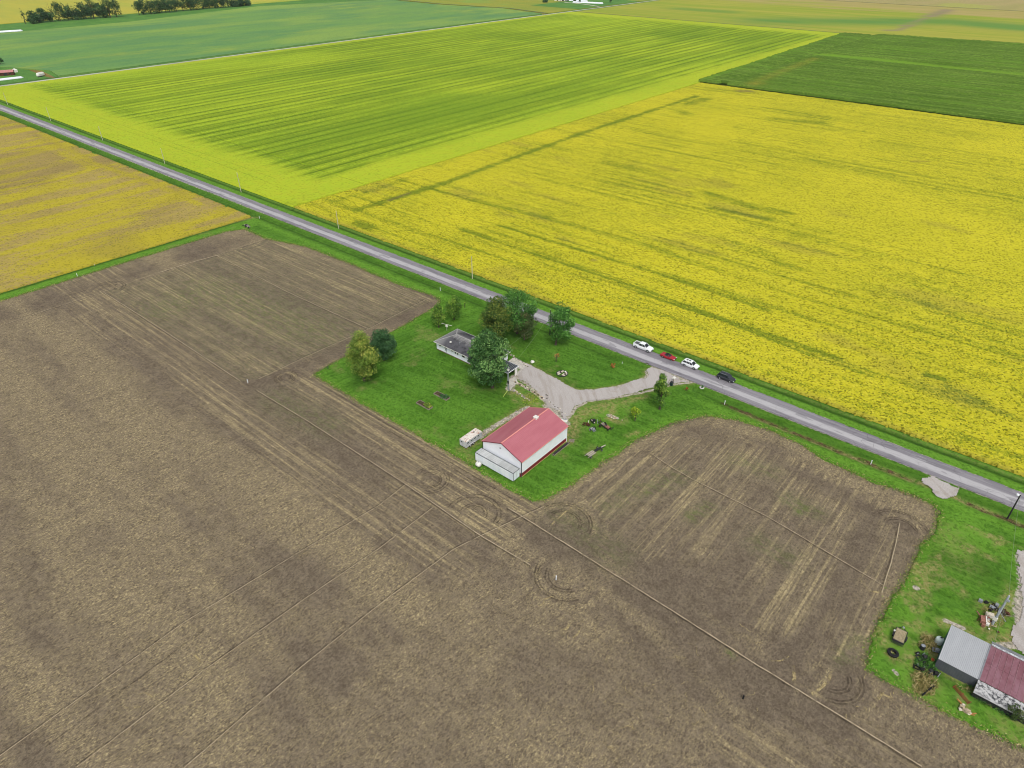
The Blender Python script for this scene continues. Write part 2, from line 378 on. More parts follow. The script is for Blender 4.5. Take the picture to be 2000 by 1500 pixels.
def soil_attr(x, y):
    n = len(x); m = np.zeros((n, 4)); m[:, 0] = 0.5
    A = pts((202, 571), (424, 499), (523, 467), (850, 585), (720, 643), (507, 740), (470, 745)); B = pts((1130, 955), (1300, 850), (1500, 870), (1760, 1000), (1700, 1240), (1560, 1330), (1200, 1050))
    iA = inside(A, x, y); iB = inside(B, x, y)
    lft = (x < -95) & (y < 66)
    m[:, 3] = 0.5
    m[(y > 55) & (y < 84) & (x < -60), 3] = 0.0
    m[iA, 3] = 0.0; m[iB, 3] = 1.0
    m[(x > -62) & (y < 84), 3] = 0.5; m[(x > -12) & (y < 80), 3] = 0.22; m[(x > -66) & (x < -30) & (y < 60) & (y > 52), 3] = .3
    st = m[:, 0]
    bx = fbm(x / 60, y / 6.5, 3); st += np.where(iA, (bx - .5) * 1.3 + 0.0, 0)
    by = fbm(x / 5, y / 40 + 3, 3); st += np.where(iB, (by - .5) * 1.3 + 0.1, 0)
    bl = fbm(x / 75 + 5, y / 8 + 9, 3); st += np.where(~iA & ~iB & (x < -60), (bl - .5) * 1.9 + .06, 0)
    lo = fbm(x / 14 + 3, y / 11 + 21, 4); st += np.where(~iA & ~iB & (x > -130), (lo - .5) * .9 - .02, 0)
    # bare, darker headlands beside the set-out lines
    def dark(l, wd, k):
        nonlocal st
        s = stroke(x, y, l, wd); st -= s * k; m[:, 2] = np.maximum(m[:, 2], s * k * 1.3)
    dark(pts((0, 620), (202, 555), (430, 480), (510, 455)), 5, 0.35)
    dark(pts((200, 590), (470, 770), (740, 935), (940, 1065)), 3.5, 0.22)
    dark(pts((850, 580), (720, 650), (507, 750)), 4, 0.3)
    dark(pts((640, 790), (800, 880), (1000, 985)), 2.5, 0.25)
    dark(pts((1020, 1020), (1300, 1200), (1643, 1420)), 3.0, 0.35)
    dark(pts((1060, 1010), (1250, 1100), (1450, 1220), (1600, 1330)), 4.0, 0.3)
    dark(pts((1350, 830), (1480, 870), (1640, 960), (1780, 1040)), 3.0, 0.3)
    dark(pts((1700, 1000), (1680, 1090), (1600, 1230), (1520, 1330)), 2.6, 0.4)
    dark(pts((1660, 1310), (1640, 1350), (1600, 1400)), 1.6, 0.5)
    dark(pts((1200, 1010), (1330, 1080), (1480, 1160)), 3.0, 0.15)
    dark(pts((1130, 1180), (1300, 1300), (1480, 1390)), 4.0, 0.25)
    def light(l, wd, k):
        nonlocal st
        st += stroke(x, y, l, wd) * k
    light(pts((613, 745), (700, 795), (900, 905), (1040, 992)), 1.2, 0.65)
    light(pts((523, 472), (690, 524), (850, 590)), 1.0, 0.6); light(pts((848, 605), (768, 652), (640, 722)), 1.0, 0.5)
    light(pts((1050, 985), (1200, 895), (1300, 842), (1385, 822)), 1.3, 0.6)
    light(pts((1385, 822), (1560, 872), (1700, 950), (1780, 985)), 1.2, 0.45)
    light(pts((1560, 900), (1700, 960), (1790, 1000)), 2.0, 0.35)
    light(pts((1500, 1180), (1560, 1240), (1600, 1330)), 2.0, 0.3); light(pts((1620, 1310), (1600, 1345), (1585, 1360)), 0.8, 0.8)
    light(pts((1680, 1140), (1700, 1160), (1740, 1168)), 0.7, 0.8); light(pts((1555, 1340), (1553, 1370)), 0.7, 0.6)
    light(pts((1200, 1080), (1180, 1110), (1440, 1290)), 1.3, 0.2)
    light(pts((1150, 1220), (1170, 1240)), 1.2, 0.3); light(pts((1120, 1010), (1080, 1040)), .9, .3)
    light(pts((1065, 1020), (1100, 1003), (1145, 975)), 0.7, 0.5)
    for u, v, r0_, a0, a1, k_ in ((845, 945, 4.5, -60, 200, 1), (935, 1005, 5.5, -20, 220, 1), (1105, 1025, 6.5, -10, 190, 1), (1105, 1120, 6.0, 180, 360, 1), (558, 738, 3.2, 0, 330, 1), (215, 566, 5.5, 0, 230, 1), (1758, 1034, 4.6, 10, 190, 1), (1620, 1322, 5.0, -90, 60, 1), (330, 590, 9, 90, 260, 0), (470, 470, 9, -30, 120, 0)):
        cx, cy = at(u, v)
        for q, kk in ((0, -.35), (1.3, .45), (2.6, -.3), (3.8, .3)):
            P_ = [(cx + (r0_ - 2 + q) * math.cos(math.radians(t)), cy + (r0_ - 2 + q) * math.sin(math.radians(t))) for t in np.linspace(a0, a1, 14)]
            st += stroke(x, y, P_, .55) * kk
    for k_ in range(7):
        light(pts((480 + 10 * k_, 800 + 22 * k_), (700 + 16 * k_, 935 + 20 * k_), (860 + 12 * k_, 1040 + 14 * k_)), .5, .22)
    light(pts((1180, 1150), (1300, 1260), (1450, 1400), (1560, 1500)), 1.0, .3); dark(pts((1165, 1170), (1280, 1280), (1420, 1420)), 1.0, .25); light(pts((1380, 1200), (1520, 1300), (1560, 1340)), 1.0, .3)
    light(pts((0, 1400), (300, 1250), (620, 1200)), 7, 0.12)
    # weeds
    g = m[:, 1]
    for l, wd, k in ((pts((1260, 960), (1300, 940)), 1.5, .8), (pts((1350, 1010), (1385, 990)), 1.6, .8), (pts((1540, 975), (1590, 1000)), 2.2, .6), (pts((1560, 1000), (1580, 995)), 1.2, .9),
                     (pts((1240, 960), (1330, 930)), 3, .45), (pts((1440, 900), (1500, 920)), 3, .4), (pts((1190, 990), (1230, 960)), 3, .4), (pts((330, 600), (400, 560), (620, 650)), 9, .38),
                     (pts((1100, 1010), (1200, 1080)), 4, .35), (pts((540, 780), (640, 830)), 5, .4), (pts((1425, 1275), (1430, 1280)), .6, 1), (pts((1640, 1290), (1680, 1250)), 1.5, .5),
                     (pts((1480, 1060), (1540, 1090)), 3, .4)):
        g[:] = np.maximum(g, stroke(x, y, l, wd) * k)
    g += iA * 0.18
    e = np.clip(1 - np.abs(pdist(BROWN[1:-4], x, y)) / 1.1, 0, 1); g[:] = np.maximum(g, e * 0.6)
    m[:, 0] = np.clip(st, 0, 1.3); m[:, 1] = np.clip(g, 0, 1)
    return {'mask': np.clip(m, 0, 1.3)}
grid('tilled_field', ar(-330, 60.1, 0.5), ar(-60, 140, 0.5), in_brown_wide, lambda x, y: (fbm(x * 1.1, y * 1.1, 2) - .5) * 0.12 - .07 * (pdist(BROWN[:-4], x, y) < 1.7), M_SOIL, soil_attr, jit=0.25)

# lawn, verges and ditches: everything green from Y 80 to the road
R0, R1 = 146.5, 152.7
DRV = pts((1262, 726), (1274, 719), (1283, 722), (1335, 742), (1350, 748), (1310, 752), (1262, 766), (1200, 778), (1150, 784), (1125, 796), (1115, 812), (1104, 822), (1092, 806), (1072, 796), (1062, 780), (1052, 768),
          (1030, 752), (1015, 742), (1008, 733), (1029, 712), (1050, 722), (1078, 738), (1100, 752), (1128, 764), (1160, 763), (1210, 755), (1245, 745), (1264, 735))
APR = pts((1806, 946), (1820, 934), (1842, 940), (1872, 956), (1866, 972), (1840, 973), (1822, 962))
def verge_z(x, y):
    culv = np.maximum(sm(-86, -78, x) * (1 - sm(-60, -52, x)), stroke(x, y, [(-3, 143), (1.5, 143)], 3.0))
    ctr = 142.9 - 0.7 * sm(-60, 0, x)
    dip = np.exp(-((y - ctr) / 1.5) ** 2) * (1 - culv) * (0.25 + 0.35 * sm(-60, -40, x) + 0.25 * sm(-140, -250, x))
    return 0.12 - .06 * (pdist(BROWN[:-4], x, y) < 1.2) - dip + 0.05 * sm(144, 146.5, y) + (fbm(x * 0.9, y * 0.9, 3) - .5) * 0.16
def green_attr(x, y):
    n = len(x); m = np.zeros((n, 4)); dry = m[:, 0]; br = m[:, 1]; dk = m[:, 2]; gv = m[:, 3]
    def st(ch, uv, w, k): m[:, ch] = np.maximum(m[:, ch], stroke(x, y, pts(*uv) if uv[0][0] > 600 or uv[0][1] > 200 else uv, w) * k)
    bd = pdist(BROWN[1:-4], x, y); br += np.clip(1 - bd / 3.5, 0, 1) * 0.6
    br[:] = np.maximum(br, np.exp(-((y - 139.3) / 1.8) ** 2) * 0.9 * (1 - sm(-150, -120, x) * (1 - sm(-60, -50, x)))); br[:] = np.maximum(br, np.exp(-((y - 145.3) / .6) ** 2) * 0.35)
    dk[:] = np.maximum(dk, np.exp(-((y - (142.9 - .7 * sm(-60, 0, x))) / 0.5) ** 2) * 0.8 * (1 - sm(-88, -80, x) * (1 - sm(-62, -55, x))) )
    dk[:] = np.maximum(dk, np.exp(-((y - 144.2) / 1.6) ** 2) * 0.35)
    rt = sm(-52, -42, x); dry[:] = np.maximum(dry, rt * np.exp(-((y - (142.2)) / 0.75) ** 2) * 0.95)
    gv[:] = np.maximum(gv, np.exp(-((y - 146.5) / 0.45) ** 2) * 0.8)
    # drive margins, barn surroundings
    dd = pdist(DRV + DRV[:1], x, y); far = 1 - sm(-88, -70, x) * 0
    dry[:] = np.maximum(dry, np.clip(1 - dd / 1.5, 0, 1) * 0.75); gv[:] = np.maximum(gv, np.clip(1 - dd / .9, 0, 1) * 0.8)
    st(0, [(1190, 790), (1130, 810), (1112, 850)], 2.2, .9); st(0, [(1200, 790), (1260, 775)], 1.1, .8); st(1, [(1140, 815), (1200, 800)], 3, .8)
    st(0, [(1195, 795), (1197, 812)], 1.0, 1); st(0, [(1187, 818), (1210, 826)], .8, .9); st(3, [(1188, 812), (1205, 818)], .7, .75); st(0, [(1225, 852), (1245, 845)], .7, .9)
    st(0, [(905, 878), (945, 850), (1000, 815), (1036, 790)], 1.6, .9); st(3, [(952, 842), (985, 822), (1030, 797)], 0.9, .8); st(3, [(940, 852), (950, 843)], 1.0, .9)
    st(0, [(1060, 800), (1100, 822), (1110, 850), (1112, 862)], 1.6, .9); st(3, [(1068, 792), (1098, 818), (1104, 828)], 1.4, .85)
    st(0, [(1000, 765), (1030, 780), (1062, 795), (1072, 800)], 1.8, .75); st(1, [(1010, 768), (1060, 795)], 2, .8)
    st(3, [(996, 760), (1000, 742), (1008, 735)], 1.3, .9); st(3, [(1005, 746), (1040, 765), (1066, 785)], .6, .9)
    st(0, [(1004, 782), (1008, 786)], .7, .7); st(0, [(1112, 835), (1116, 858)], 1.0, .8)
    st(0, [(915, 890), (925, 898), (935, 905)], .8, .6); st(0, [(1105, 870), (1118, 858)], .8, .6)
    st(0, [(1085, 693), (1087, 700)], .7, .4); st(1, [(870, 800), (960, 820)], 9, .22); st(1, [(760, 780), (850, 830)], 5, .25); st(2, [(700, 750), (720, 745)], 3.0, .5); st(2, [(745, 702), (752, 700)], 2.2, .5)  # dark spots under the two west trees: shade painted into the grass
    st(2, [(935, 755), (985, 765)], 4.0, .55); st(2, [(960, 668), (1020, 668)], 4.5, .6); st(2, [(1075, 672), (1100, 672)], 2.6, .35); st(2, [(860, 690), (915, 718)], .8, .5)  # dark strokes under the other crowns paint tree shade into the grass colour
    # right farm yard
    st(0, [(1838, 1218), (1870, 1222), (1900, 1240)], 1.1, .9); st(3, [(1845, 1212), (1862, 1220), (1880, 1228)], .55, .8)
    st(0, [(1800, 1228), (1822, 1260), (1830, 1290)], 1.4, .9); st(0, [(1785, 1290), (1810, 1330), (1800, 1350)], 1.9, .9); st(0, [(1735, 1270), (1745, 1290), (1778, 1290)], .9, .6)
    st(0, [(1920, 1185), (1960, 1190), (1925, 1230)], 1.2, .9); st(2, [(1930, 1200), (1930, 1230)], 1.0, .8); st(0, [(1850, 1310), (1900, 1350), (2000, 1400)], 1.1, .6)
    st(3, [(1998, 1090), (2004, 1150), (1992, 1195), (2010, 1260)], 1.4, 1.0); st(0, [(1940, 1255), (1975, 1250), (2000, 1230)], 1.6, 1.); st(3, [(1945, 1262), (1985, 1262), (2010, 1240)], .9, .8)
    st(3, [(1985, 1192), (2000, 1198)], .5, .9); st(3, [(1788, 1148), (1790, 1150)], .6, 1.); st(0, [(1768, 1170), (1772, 1180)], .5, .8); st(0, [(1850, 1040), (1880, 1100)], 3, .35)
    st(0, [(1840, 1030), (1850, 1060)], 2.5, .4); st(0, [(1955, 1050), (1960, 1060)], .5, .7); st(1, [(1880, 1010), (1960, 1080)], 3, .7); st(1, [(1740, 1240), (1780, 1290)], 3, .6)
    st(2, [(1900, 1080), (1940, 1130)], 2.5, .3); st(3, [(1745, 1310), (1752, 1318)], .4, .7); st(0, [(1878, 1362), (1885, 1385)], .8, .8)
    st(2, [(1960, 1385), (2000, 1405)], 1.0, .9)
    yd = (x > -4) * (y < 135); dry[:] = np.maximum(dry, yd * sm(.5, .72, fbm(x / 4, y / 4 + 9, 4)) * .8); br[:] = np.maximum(br, yd * sm(.5, .7, fbm(x / 7 + 40, y / 6, 4)) * .8); dry[:] = np.maximum(dry, (x < -60) * (y > 84) * (y < 130) * sm(.6, .78, fbm(x / 5, y / 5 + 9, 4)) * .4)
    # pasture boundary west: strip between dry beans and the tilled field
    west = x < -250; br[west & (y < 141)] = 0.75; dk[:] = np.maximum(dk, west * (y < 140) * np.exp(-((x + 259.2) / .7) ** 2) * .9)
    dry[:] = np.maximum(dry, stroke(x, y, pts((400, 448), (500, 424)), .9) * (1. * (x < -247)))
    return {'mask': np.clip(m, 0, 1)}
def lawn_keep(x, y):
    return ~in_brown(x, y) & (y > np.where(x < -200, 20, 60))
grid('lawn', ar(-260, 60.1, 0.36), ar(20, 146.7, 0.36), lawn_keep, verge_z, M_GRASS, green_attr, jit=0.2, skirt=-0.4)
grid('road_verge', ar(-700, -259.9, 2.0), ar(140.6, 147, 0.7), None, verge_z, M_GRASS, green_attr)
def fv_z(x, y): return 0.14 + 0.04 * (1 - sm(152.7, 154, y)) - 0.45 * np.exp(-((y - 156.9) / 0.9) ** 2) + (fbm(x * 0.9, y * 0.9, 3) - .5) * 0.14
def fv_attr(x, y):
    m = np.zeros((len(x), 4)); m[:, 1] = 0.75 * (y < 156); m[:, 2] = np.exp(-((y - 157.0) / 0.6) ** 2) * 0.95; m[:, 3] = np.exp(-((y - 152.6) / 0.35) ** 2) * 0.9
    m[:, 0] = .3 * np.exp(-((y - 157.9) / 0.4) ** 2)
    return {'mask': m}
grid('grass_verge', ar(-256, 70.1, 0.6), ar(152.5, 159.2, 0.45), None, fv_z, M_GRASS, fv_attr, skirt=-0.5)
grid('grass_verge', ar(-660, -255.9, 2.0), ar(152.5, 159.2, 0.7), None, fv_z, M_GRASS, fv_attr, skirt=-0.5)

# the road
def road_mat():
    m = Mat('worn_asphalt', 0.85, 0.25); p = m.sepv(m.P)
    wob = m.math('MULTIPLY', m.math('SUBTRACT', m.noise((0.06, 0.3, 1), 5, 0.7), 0.5), 1.3)
    y = m.math('ADD', p[1], wob)
    band = m.math('MULTIPLY', m.step(y, 147.7, 148.2), m.step(y, 150.3, 149.7)); band = m.math('MULTIPLY', band, m.step(m.noise((0.25, 2.0, 1), 5, 0.75), 0.25, 0.55, 0.45, 1.0))
    e = m.mix(m.step(m.noise((0.05, 1.2, 1), 5, 0.7), 0.35, 0.65), C('#77747a'), C('#8b888c'))
    co = m.mix(band, e, C('#acaaac'))
    co = m.mix(m.step(m.noise(1.6, 5, 0.8), 0.55, 0.75, 0, 0.4), co, C('#615e62'))
    co = m.mix(m.step(m.noise((0.1, 3.2, 1), 4, 0.7), 0.63, 0.7, 0, 0.6), co, C('#c3c1c0'))
    pt = m.step(m.noise((0.16, 0.5, 1), 2, 0.4), 0.62, 0.64, 0, 0.4); co = m.mix(pt, co, C('#67656a'))
    ck = m.step(m.voro((.35, .5, 1), 'DISTANCE_TO_EDGE'), .035, .0, 0, .5); co = m.mix(m.math('MULTIPLY', ck, m.step(m.noise(.08, 3, .6), .45, .6)), co, C('#4b494d'))
    m.col(co); m.bump(m.noise(3.0, 4, 0.7), 0.03, 0.5); return m.m
M_ROAD = road_mat()
def road_keep(x, y):
    e = (fbm(x * 0.35, y * 0 + 3, 4) - .5) * 0.9; return (y > R0 + e * .7) & (y < R1 + e * .5)
grid('road', ar(-700, 90.1, 0.6), ar(R0 - 0.5, R1 + 0.55, 0.3), road_keep, lambda x, y: 0.30 - 0.004 * (y - 149.6) ** 2, M_ROAD, skirt=0.0)
def gravel_mat():
    m = Mat('pale_gravel', 0.95, 0.15); n = m.noise(4.0, 6, 0.85); s = m.noise((0.12, 0.9, 1), 3, 0.5, rot=0.75)
    co = m.mix(m.step(n, 0.35, 0.65), C('#9e9894'), C('#b9b3af')); co = m.mix(m.step(s, 0.48, 0.62, 0, 0.4), co, C('#938a80'))
    co = m.mix(m.step(m.noise(0.3, 5, 0.7), 0.55, 0.72, 0, 0.5), co, C('#8d8271')); m.col(co); m.bump(n, 0.02, 0.3); return m.m
M_GRAV = gravel_mat()
grid('gravel_driveway', ar(-106, -58, 0.3), ar(108, 147.5, 0.3), ragged(DRV, 0.9), lambda x, y: 0.24 + (fbm(x*.3, y*.3, 2) - .5) * .05, M_GRAV, jit=.15)
grid('gravel_apron', ar(-8, 8, 0.3), ar(137, 147.3, 0.3), ragged(APR, 1.0), lambda x, y: 0.27 + (fbm(x, y, 2) - .5) * .05, M_GRAV, jit=.15)
grid('farmyard_gravel', ar(14, 26, 0.35), ar(102, 136, 0.35), ragged(pts((1993, 1080), (2030, 1080), (2060, 1290), (1990, 1275), (1968, 1250), (1988, 1225), (1992, 1198), (1988, 1150)), 1.0), lambda x, y: 0.25 + 0 * x, M_GRAV, jit=.15)

# ------------------------------------------------------------------ crops
def yel_attr(x, y):
    m = np.zeros((len(x), 4)); g = m[:, 1]
    def s(uv, w, k): g[:] = np.maximum(g, stroke(x, y, pts(*uv), w) * k)
    wob = .35 + .9 * fbm(x / 9, y / 3, 3)
    for uv, w, k in (([(900, 452), (1080, 512), (1250, 568), (1400, 622), (1640, 705)], 1.0, .75), ([(925, 470), (1100, 532), (1290, 600)], .7, .4), ([(982, 445), (1150, 497), (1290, 540), (1400, 577), (1500, 610)], 1.2, .55),
                     ([(1115, 440), (1250, 478), (1400, 530)], 1.4, .45), ([(1130, 585), (1300, 622), (1380, 650)], .9, .35), ([(1165, 540), (1290, 590), (1400, 625), (1560, 690), (1700, 740)], .8, .45),
                     ([(700, 412), (790, 385), (870, 360), (1000, 312), (1150, 258), (1360, 190)], 2.2, .9), ([(660, 395), (760, 365), (900, 310)], 2.5, .3), ([(1380, 380), (1480, 410), (1540, 420)], 2.6, .6), ([(1390, 410), (1500, 432)], 2., .55),
                     ([(1400, 850), (1401, 850)], 1, 0), ([(1340, 205), (1380, 195)], 5, .6), ([(1310, 215), (1345, 225)], 5, .5), ([(1520, 235), (1600, 242)], 6, .4), ([(900, 390), (1050, 425), (1300, 492)], 1.6, .4),
                     ([(840, 372), (960, 400), (1080, 432)], 1.4, .4), ([(700, 440), (720, 447)], 3.0, .7), ([(1810, 738), (1840, 745)], 1.2, 1.), ([(1850, 760), (1920, 790)], 1.6, .6), ([(1780, 745), (1900, 790), (1980, 820)], 1.0, .4),
                     ([(640, 425), (900, 520), (1200, 627)], 1.0, .15), ([(1700, 560), (1820, 600)], 2.5, .35), ([(1430, 480), (1560, 530)], 3, .3), ([(1180, 320), (1300, 350)], 3, .3), ([(960, 420), (975, 425)], 1, .3)):
        s(uv, w, k * .9)
    g *= wob
    g += .27 * sm(.5, .8, fbm(x / 80, y / 1.6, 3)) + .1 * sm(.5, .7, fbm(x / 30 + 9, y / 25, 4))
    m[:, 2] = np.maximum(stroke(x, y, pts((760, 395), (800, 380)), 1.0) * .7, stroke(x, y, pts((1446, 180), (1462, 180)), 4.) * .9)
    m[:, 2] = np.maximum(m[:, 2], stroke(x, y, pts((1780, 318), (1810, 318)), 1.2) * .6); m[:, 2] = np.maximum(m[:, 2], stroke(x, y, pts((1157, 512), (1163, 512)), .8) * .7)
    m[:, 2] = np.maximum(m[:, 2], .42 * np.exp(-((y - 158.6) / 1.6) ** 2))
    m[:, 2] = np.maximum(m[:, 2], .3 * sm(.62, .8, fbm(x / 35, y / 12, 3)) * (y < 320))
    m[:, 0] = sm(.5, .75, fbm(x / 90, y / 60, 3)) * .5
    return {'mask': m}
def crop_z(h, a, s=1.0):
    return lambda x, y: h + (fbm(x * 1.6 * s, y * 1.6 * s, 2) - .5) * a
E0 = lambda x: 158.9 + (fbm(x * 0.6, x * 0 + 5, 3) - .5) * 1.1
grid('soybean_field', ar(-256, 75, 0.45), ar(158.0, 214.2, 0.45), lambda x, y: y > E0(x), crop_z(0.75, 0.6), M_YEL, yel_attr, jit=.25, skirt=-0.4)
grid('soybean_field', ar(-256, 260, 1.1), ar(214.2, 531, 1.1), lambda x, y: (x < 130 + y * .3), crop_z(0.75, 0.5, .6), M_YEL, yel_attr, jit=.4, skirt=-0.4)

def str_attr(x, y):
    m = np.zeros((len(x), 4)); g = m[:, 1]
    x0_, y0_ = x, y; x = x + (fbm(x / 6, y / 12, 3) - .5) * 9; y = y + (fbm(x / 12 + 5, y / 6, 3) - .5) * 8
    core = sm(181, 197, y) * (1 - sm(862, 890, y)) * sm(-650, -636, x) * (1 - sm(-288, -274, x))
    am = fbm(x / 110 + 7, y / 160, 4)
    g += core * .25 * sm(.4, .65, am)
    g += core * .3 * stroke(x, y, pts((850, 240), (1250, 120)), 22) + core * .25 * stroke(x, y, pts((560, 310), (900, 190)), 20)
    m[:, 2] = core * (1 - .75 * stroke(x, y, pts((100, 160), (600, 110)), 35)) * (1 - .5 * stroke(x, y, pts((800, 60), (1150, 40)), 60))
    m[:, 0] = (1 - core) * .9 * (.55 + .7 * fbm(x / 25, y / 2.5, 3)); x, y = x0_, y0_
    for uv in ([(44, 189), (170, 232), (293, 274), (400, 312), (520, 357)], [(60, 187), (185, 228), (310, 272), (420, 310), (540, 352)]):
        g[:] = np.maximum(g, stroke(x, y, pts(*uv), .6) * .95)
    g[:] = np.maximum(g, stroke(x, y, pts((100, 228), (300, 300), (500, 372)), .5) * .5)
    g[:] = np.maximum(g, stroke(x, y, pts((560, 400), (590, 402)), 2.5) * .9); g[:] = np.maximum(g, stroke(x, y, pts((650, 382), (900, 300)), 1.5) * .35)
    return {'mask': np.clip(m, 0, 1)}
grid('soybean_field', ar(-652, -256.9, 0.9), ar(158.9, 199, 0.8), None, crop_z(0.7, 0.25, .4), M_STR, str_attr, skirt=-0.5)
grid('soybean_field', ar(-652, -256.9, 0.9), ar(198.9, 908, 3.0), None, crop_z(0.7, 0.25, .4), M_STR, str_attr, skirt=-0.5)

def tan_attr(x, y):
    m = np.zeros((len(x), 4)); g = m[:, 1]; m[:, 0] = 0
    a = fbm(x / 7, y / 45, 3); b = fbm(x / 60 + 3, y / 50 + 8, 3)
    yl = sm(.42, .62, a * .6 + b * .4); g += yl * .6
    for uv, w, k in (([(0, 375), (120, 350), (190, 330)], 2.2, .8), ([(80, 262), (180, 320), (300, 360), (390, 402)], 2.0, .6), ([(120, 300), (180, 330)], 3, .5), ([(0, 300), (90, 272)], 2, .5), ([(195, 348), (205, 347)], 1., 1.)):
        g[:] = np.maximum(g, stroke(x, y, pts(*uv), w) * k)
    m[:, 2] = np.maximum(.45 * stroke(x, y, pts((60, 260), (240, 340), (400, 395), (450, 415)), 3) * fbm(x / 3, y / 3, 3), .3 * sm(.55, .75, fbm(x / 30, y / 30, 3)))
    g[:] = np.maximum(g, .3 * stroke(x, y, pts((0, 230), (250, 310), (470, 415)), 1.2)); m[:, 2] = np.maximum(m[:, 2], .35 * stroke(x, y, pts((0, 575), (200, 516), (490, 425)), 1.5))
    return {'mask': np.clip(m, 0, 1)}
grid('dry_bean_field', ar(-655, -259.9, 0.8), ar(-20, 140.9, 0.8), lambda x, y: (y < 140.6 + (fbm(x * .5, x * 0, 3) - .5)) & (x < -260.2 + (fbm(y * .5, x * 0 + 7, 3) - .5)), crop_z(0.6, 0.4, .8), M_TAN, tan_attr, jit=.3, skirt=-0.4)

# corn: a tall block in two parts split by a track
def corn_mat():
    m = Mat('green_corn', 0.95, 0.03); f = m.noise((0.5, 1.1, 1), 6, 0.85); b = m.noise(0.012, 5, 0.6); s = m.noise((0.02, 0.25, 1), 4, 0.65)
    co = m.mix(m.step(b, 0.35, 0.65), C('#5c7a28'), C('#688630')); co = m.mix(m.step(s, 0.45, 0.6, 0, .8), co, C('#7a953e')); co = m.mix(m.step(m.noise((.012, .5, 1), 4, .7), .42, .56, .45, 0), co, C('#3d5a1a'))
    co = m.mix(m.step(f, 0.35, 0.6, 0.6, 0), co, C('#2c4a12')); c = m.sepc(m.attr('mask').outputs['Color'])
    co = m.mix(m.math('MULTIPLY', c[0], m.step(f, 0.3, 0.6)), co, C('#8d8a34')); co = m.mix(m.math('MULTIPLY', c[1], .8), co, C('#6f9a2c'))
    sd = m.step(m.sepv(m.Nrm)[2], .45, .2); co = m.mix(m.math('MULTIPLY', sd, .85), co, C('#24330f'))  # steep side faces: dark stalk green, with shade among the stalks painted in
    m.col(co); m.bump(f, 0.8, 0.7); return m.m
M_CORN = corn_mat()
def corn_attr(x, y):
    m = np.zeros((len(x), 4)); m[:, 0] = .5 * stroke(x, y, pts((1468, 170), (1510, 152), (1590, 120)), 5) + .5 * stroke(x, y, pts((1470, 172), (1480, 170)), 6) + .5 * stroke(x, y, pts((1600, 110), (2000, 152)), 3)
    m[:, 1] = np.maximum(.6 * stroke(x, y, pts((1375, 160), (1640, 69)), 3), .7 * np.exp(-((y - 722) / 7) ** 4) * (x > -238) + .35 * sm(.55, .7, fbm(x / 90, y / 4.5, 3))); return {'mask': np.clip(m, 0, 1)}
lx = lambda y: -258.6 - 11 * (y - 532) / 365
def corn_keep(x, y):
    e = (fbm(x * .4, y * .4, 3) - .5) * 2.5
    return (x > lx(y) + e) & (y > 532.5 + e * .5) & (y < 898 + (x + 272) * .126)  & ~((np.abs(y - 534) < 5) & (np.abs(x + 239) < 4))
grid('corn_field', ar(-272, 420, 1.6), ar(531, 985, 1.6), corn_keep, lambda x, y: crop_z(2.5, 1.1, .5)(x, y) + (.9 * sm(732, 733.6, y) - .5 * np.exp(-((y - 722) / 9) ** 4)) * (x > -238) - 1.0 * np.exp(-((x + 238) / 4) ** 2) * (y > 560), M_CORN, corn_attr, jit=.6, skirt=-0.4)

# far fields
M_TEAL = plain_mat('green_soybeans_far', '#4f8554', '#66974f', (0.012, 0.05, 1), '#4f8a5c', fine=.35)
def teal_mat():
    m = Mat('blue_green_soybeans', 0.9, 0.1); f = m.noise(0.4, 5, .8); a = m.noise((0.03, 0.008, 1), 5, 0.65); b = m.noise((.012, .004, 1), 4, .6)
    co = m.mix(m.step(a, 0.35, 0.65), C('#5c8650'), C('#6f944a')); co = m.mix(m.step(b, 0.46, 0.62, 0, .65), co, C('#8aa248')); co = m.mix(m.step(f, .3, .55, .35, 0), co, C('#2f5a38'))
    co = m.mix(m.step(m.noise((.02, .006, 1), 5, .7), .54, .74, 0, .6), co, C('#98a340'))
    m.col(co); m.bump(f, .4, .5); return m.m
def hill(name, poly, z, mat):
    m = MB(); n = len(poly); m.poly([(x, y, z) for x, y in poly])
    for i in range(n):
        a = poly[i]; b = poly[(i + 1) % n]; m.poly([(a[0], a[1], -0.8), (b[0], b[1], -0.8), (b[0], b[1], z), (a[0], a[1], z)])
    o = m.build(name, mat); o['kind'] = 'structure'; return o
hill('bean_field', [(-668, 222), (-668, 858), (-760, 880), (-880, 862), (-1003, 870), (-1068, 665), (-1010, 440), (-1005, 275), (-760, 205), (-700, 228)], 0.6, teal_mat())
GVERGE = plain_mat('far_grass', '#4f7d38', '#5f8c3c', (0.05, 0.05, 1), fine=.5)
plate('grass_verge', rect(-667, -653, -200, 1500), -0.3, plain_mat('dark_far_grass', '#4c7230', '#5f8740', (0.05, 0.05, 1)))
plate('far_road', rect(-662.2, -657.6, -400, 2600), -0.15, plain_mat('pale_far_road', '#a9a99a', '#c4c4b4', (0.3, 0.02, 1), fine=.3))
plate('farmyard_grass', [(-668, -100), (-668, 226), (-705, 232), (-735, 222), (-760, 205), (-860, 160), (-860, -100)], -0.25, GVERGE)
plate('bare_soil_strip', pts((40, 124), (60, 128), (100, 147), (108, 152), (92, 150), (60, 138)), -0.2, plain_mat('bare_soil', '#7c6b3a', '#8d7b45'))
plate('meadow', rect(-1112, -990, 100, 905), -0.24, GVERGE)
plate('meadow', [(-1005, 100), (-1005, 275), (-1010, 440), (-1060, 480), (-1110, 480), (-1110, 100)], -0.2, GVERGE)
plate('meadow', [(-1060, 440), (-1055, 660), (-1000, 872), (-1005, 900), (-1110, 900), (-1110, 440)], -0.18, GVERGE)
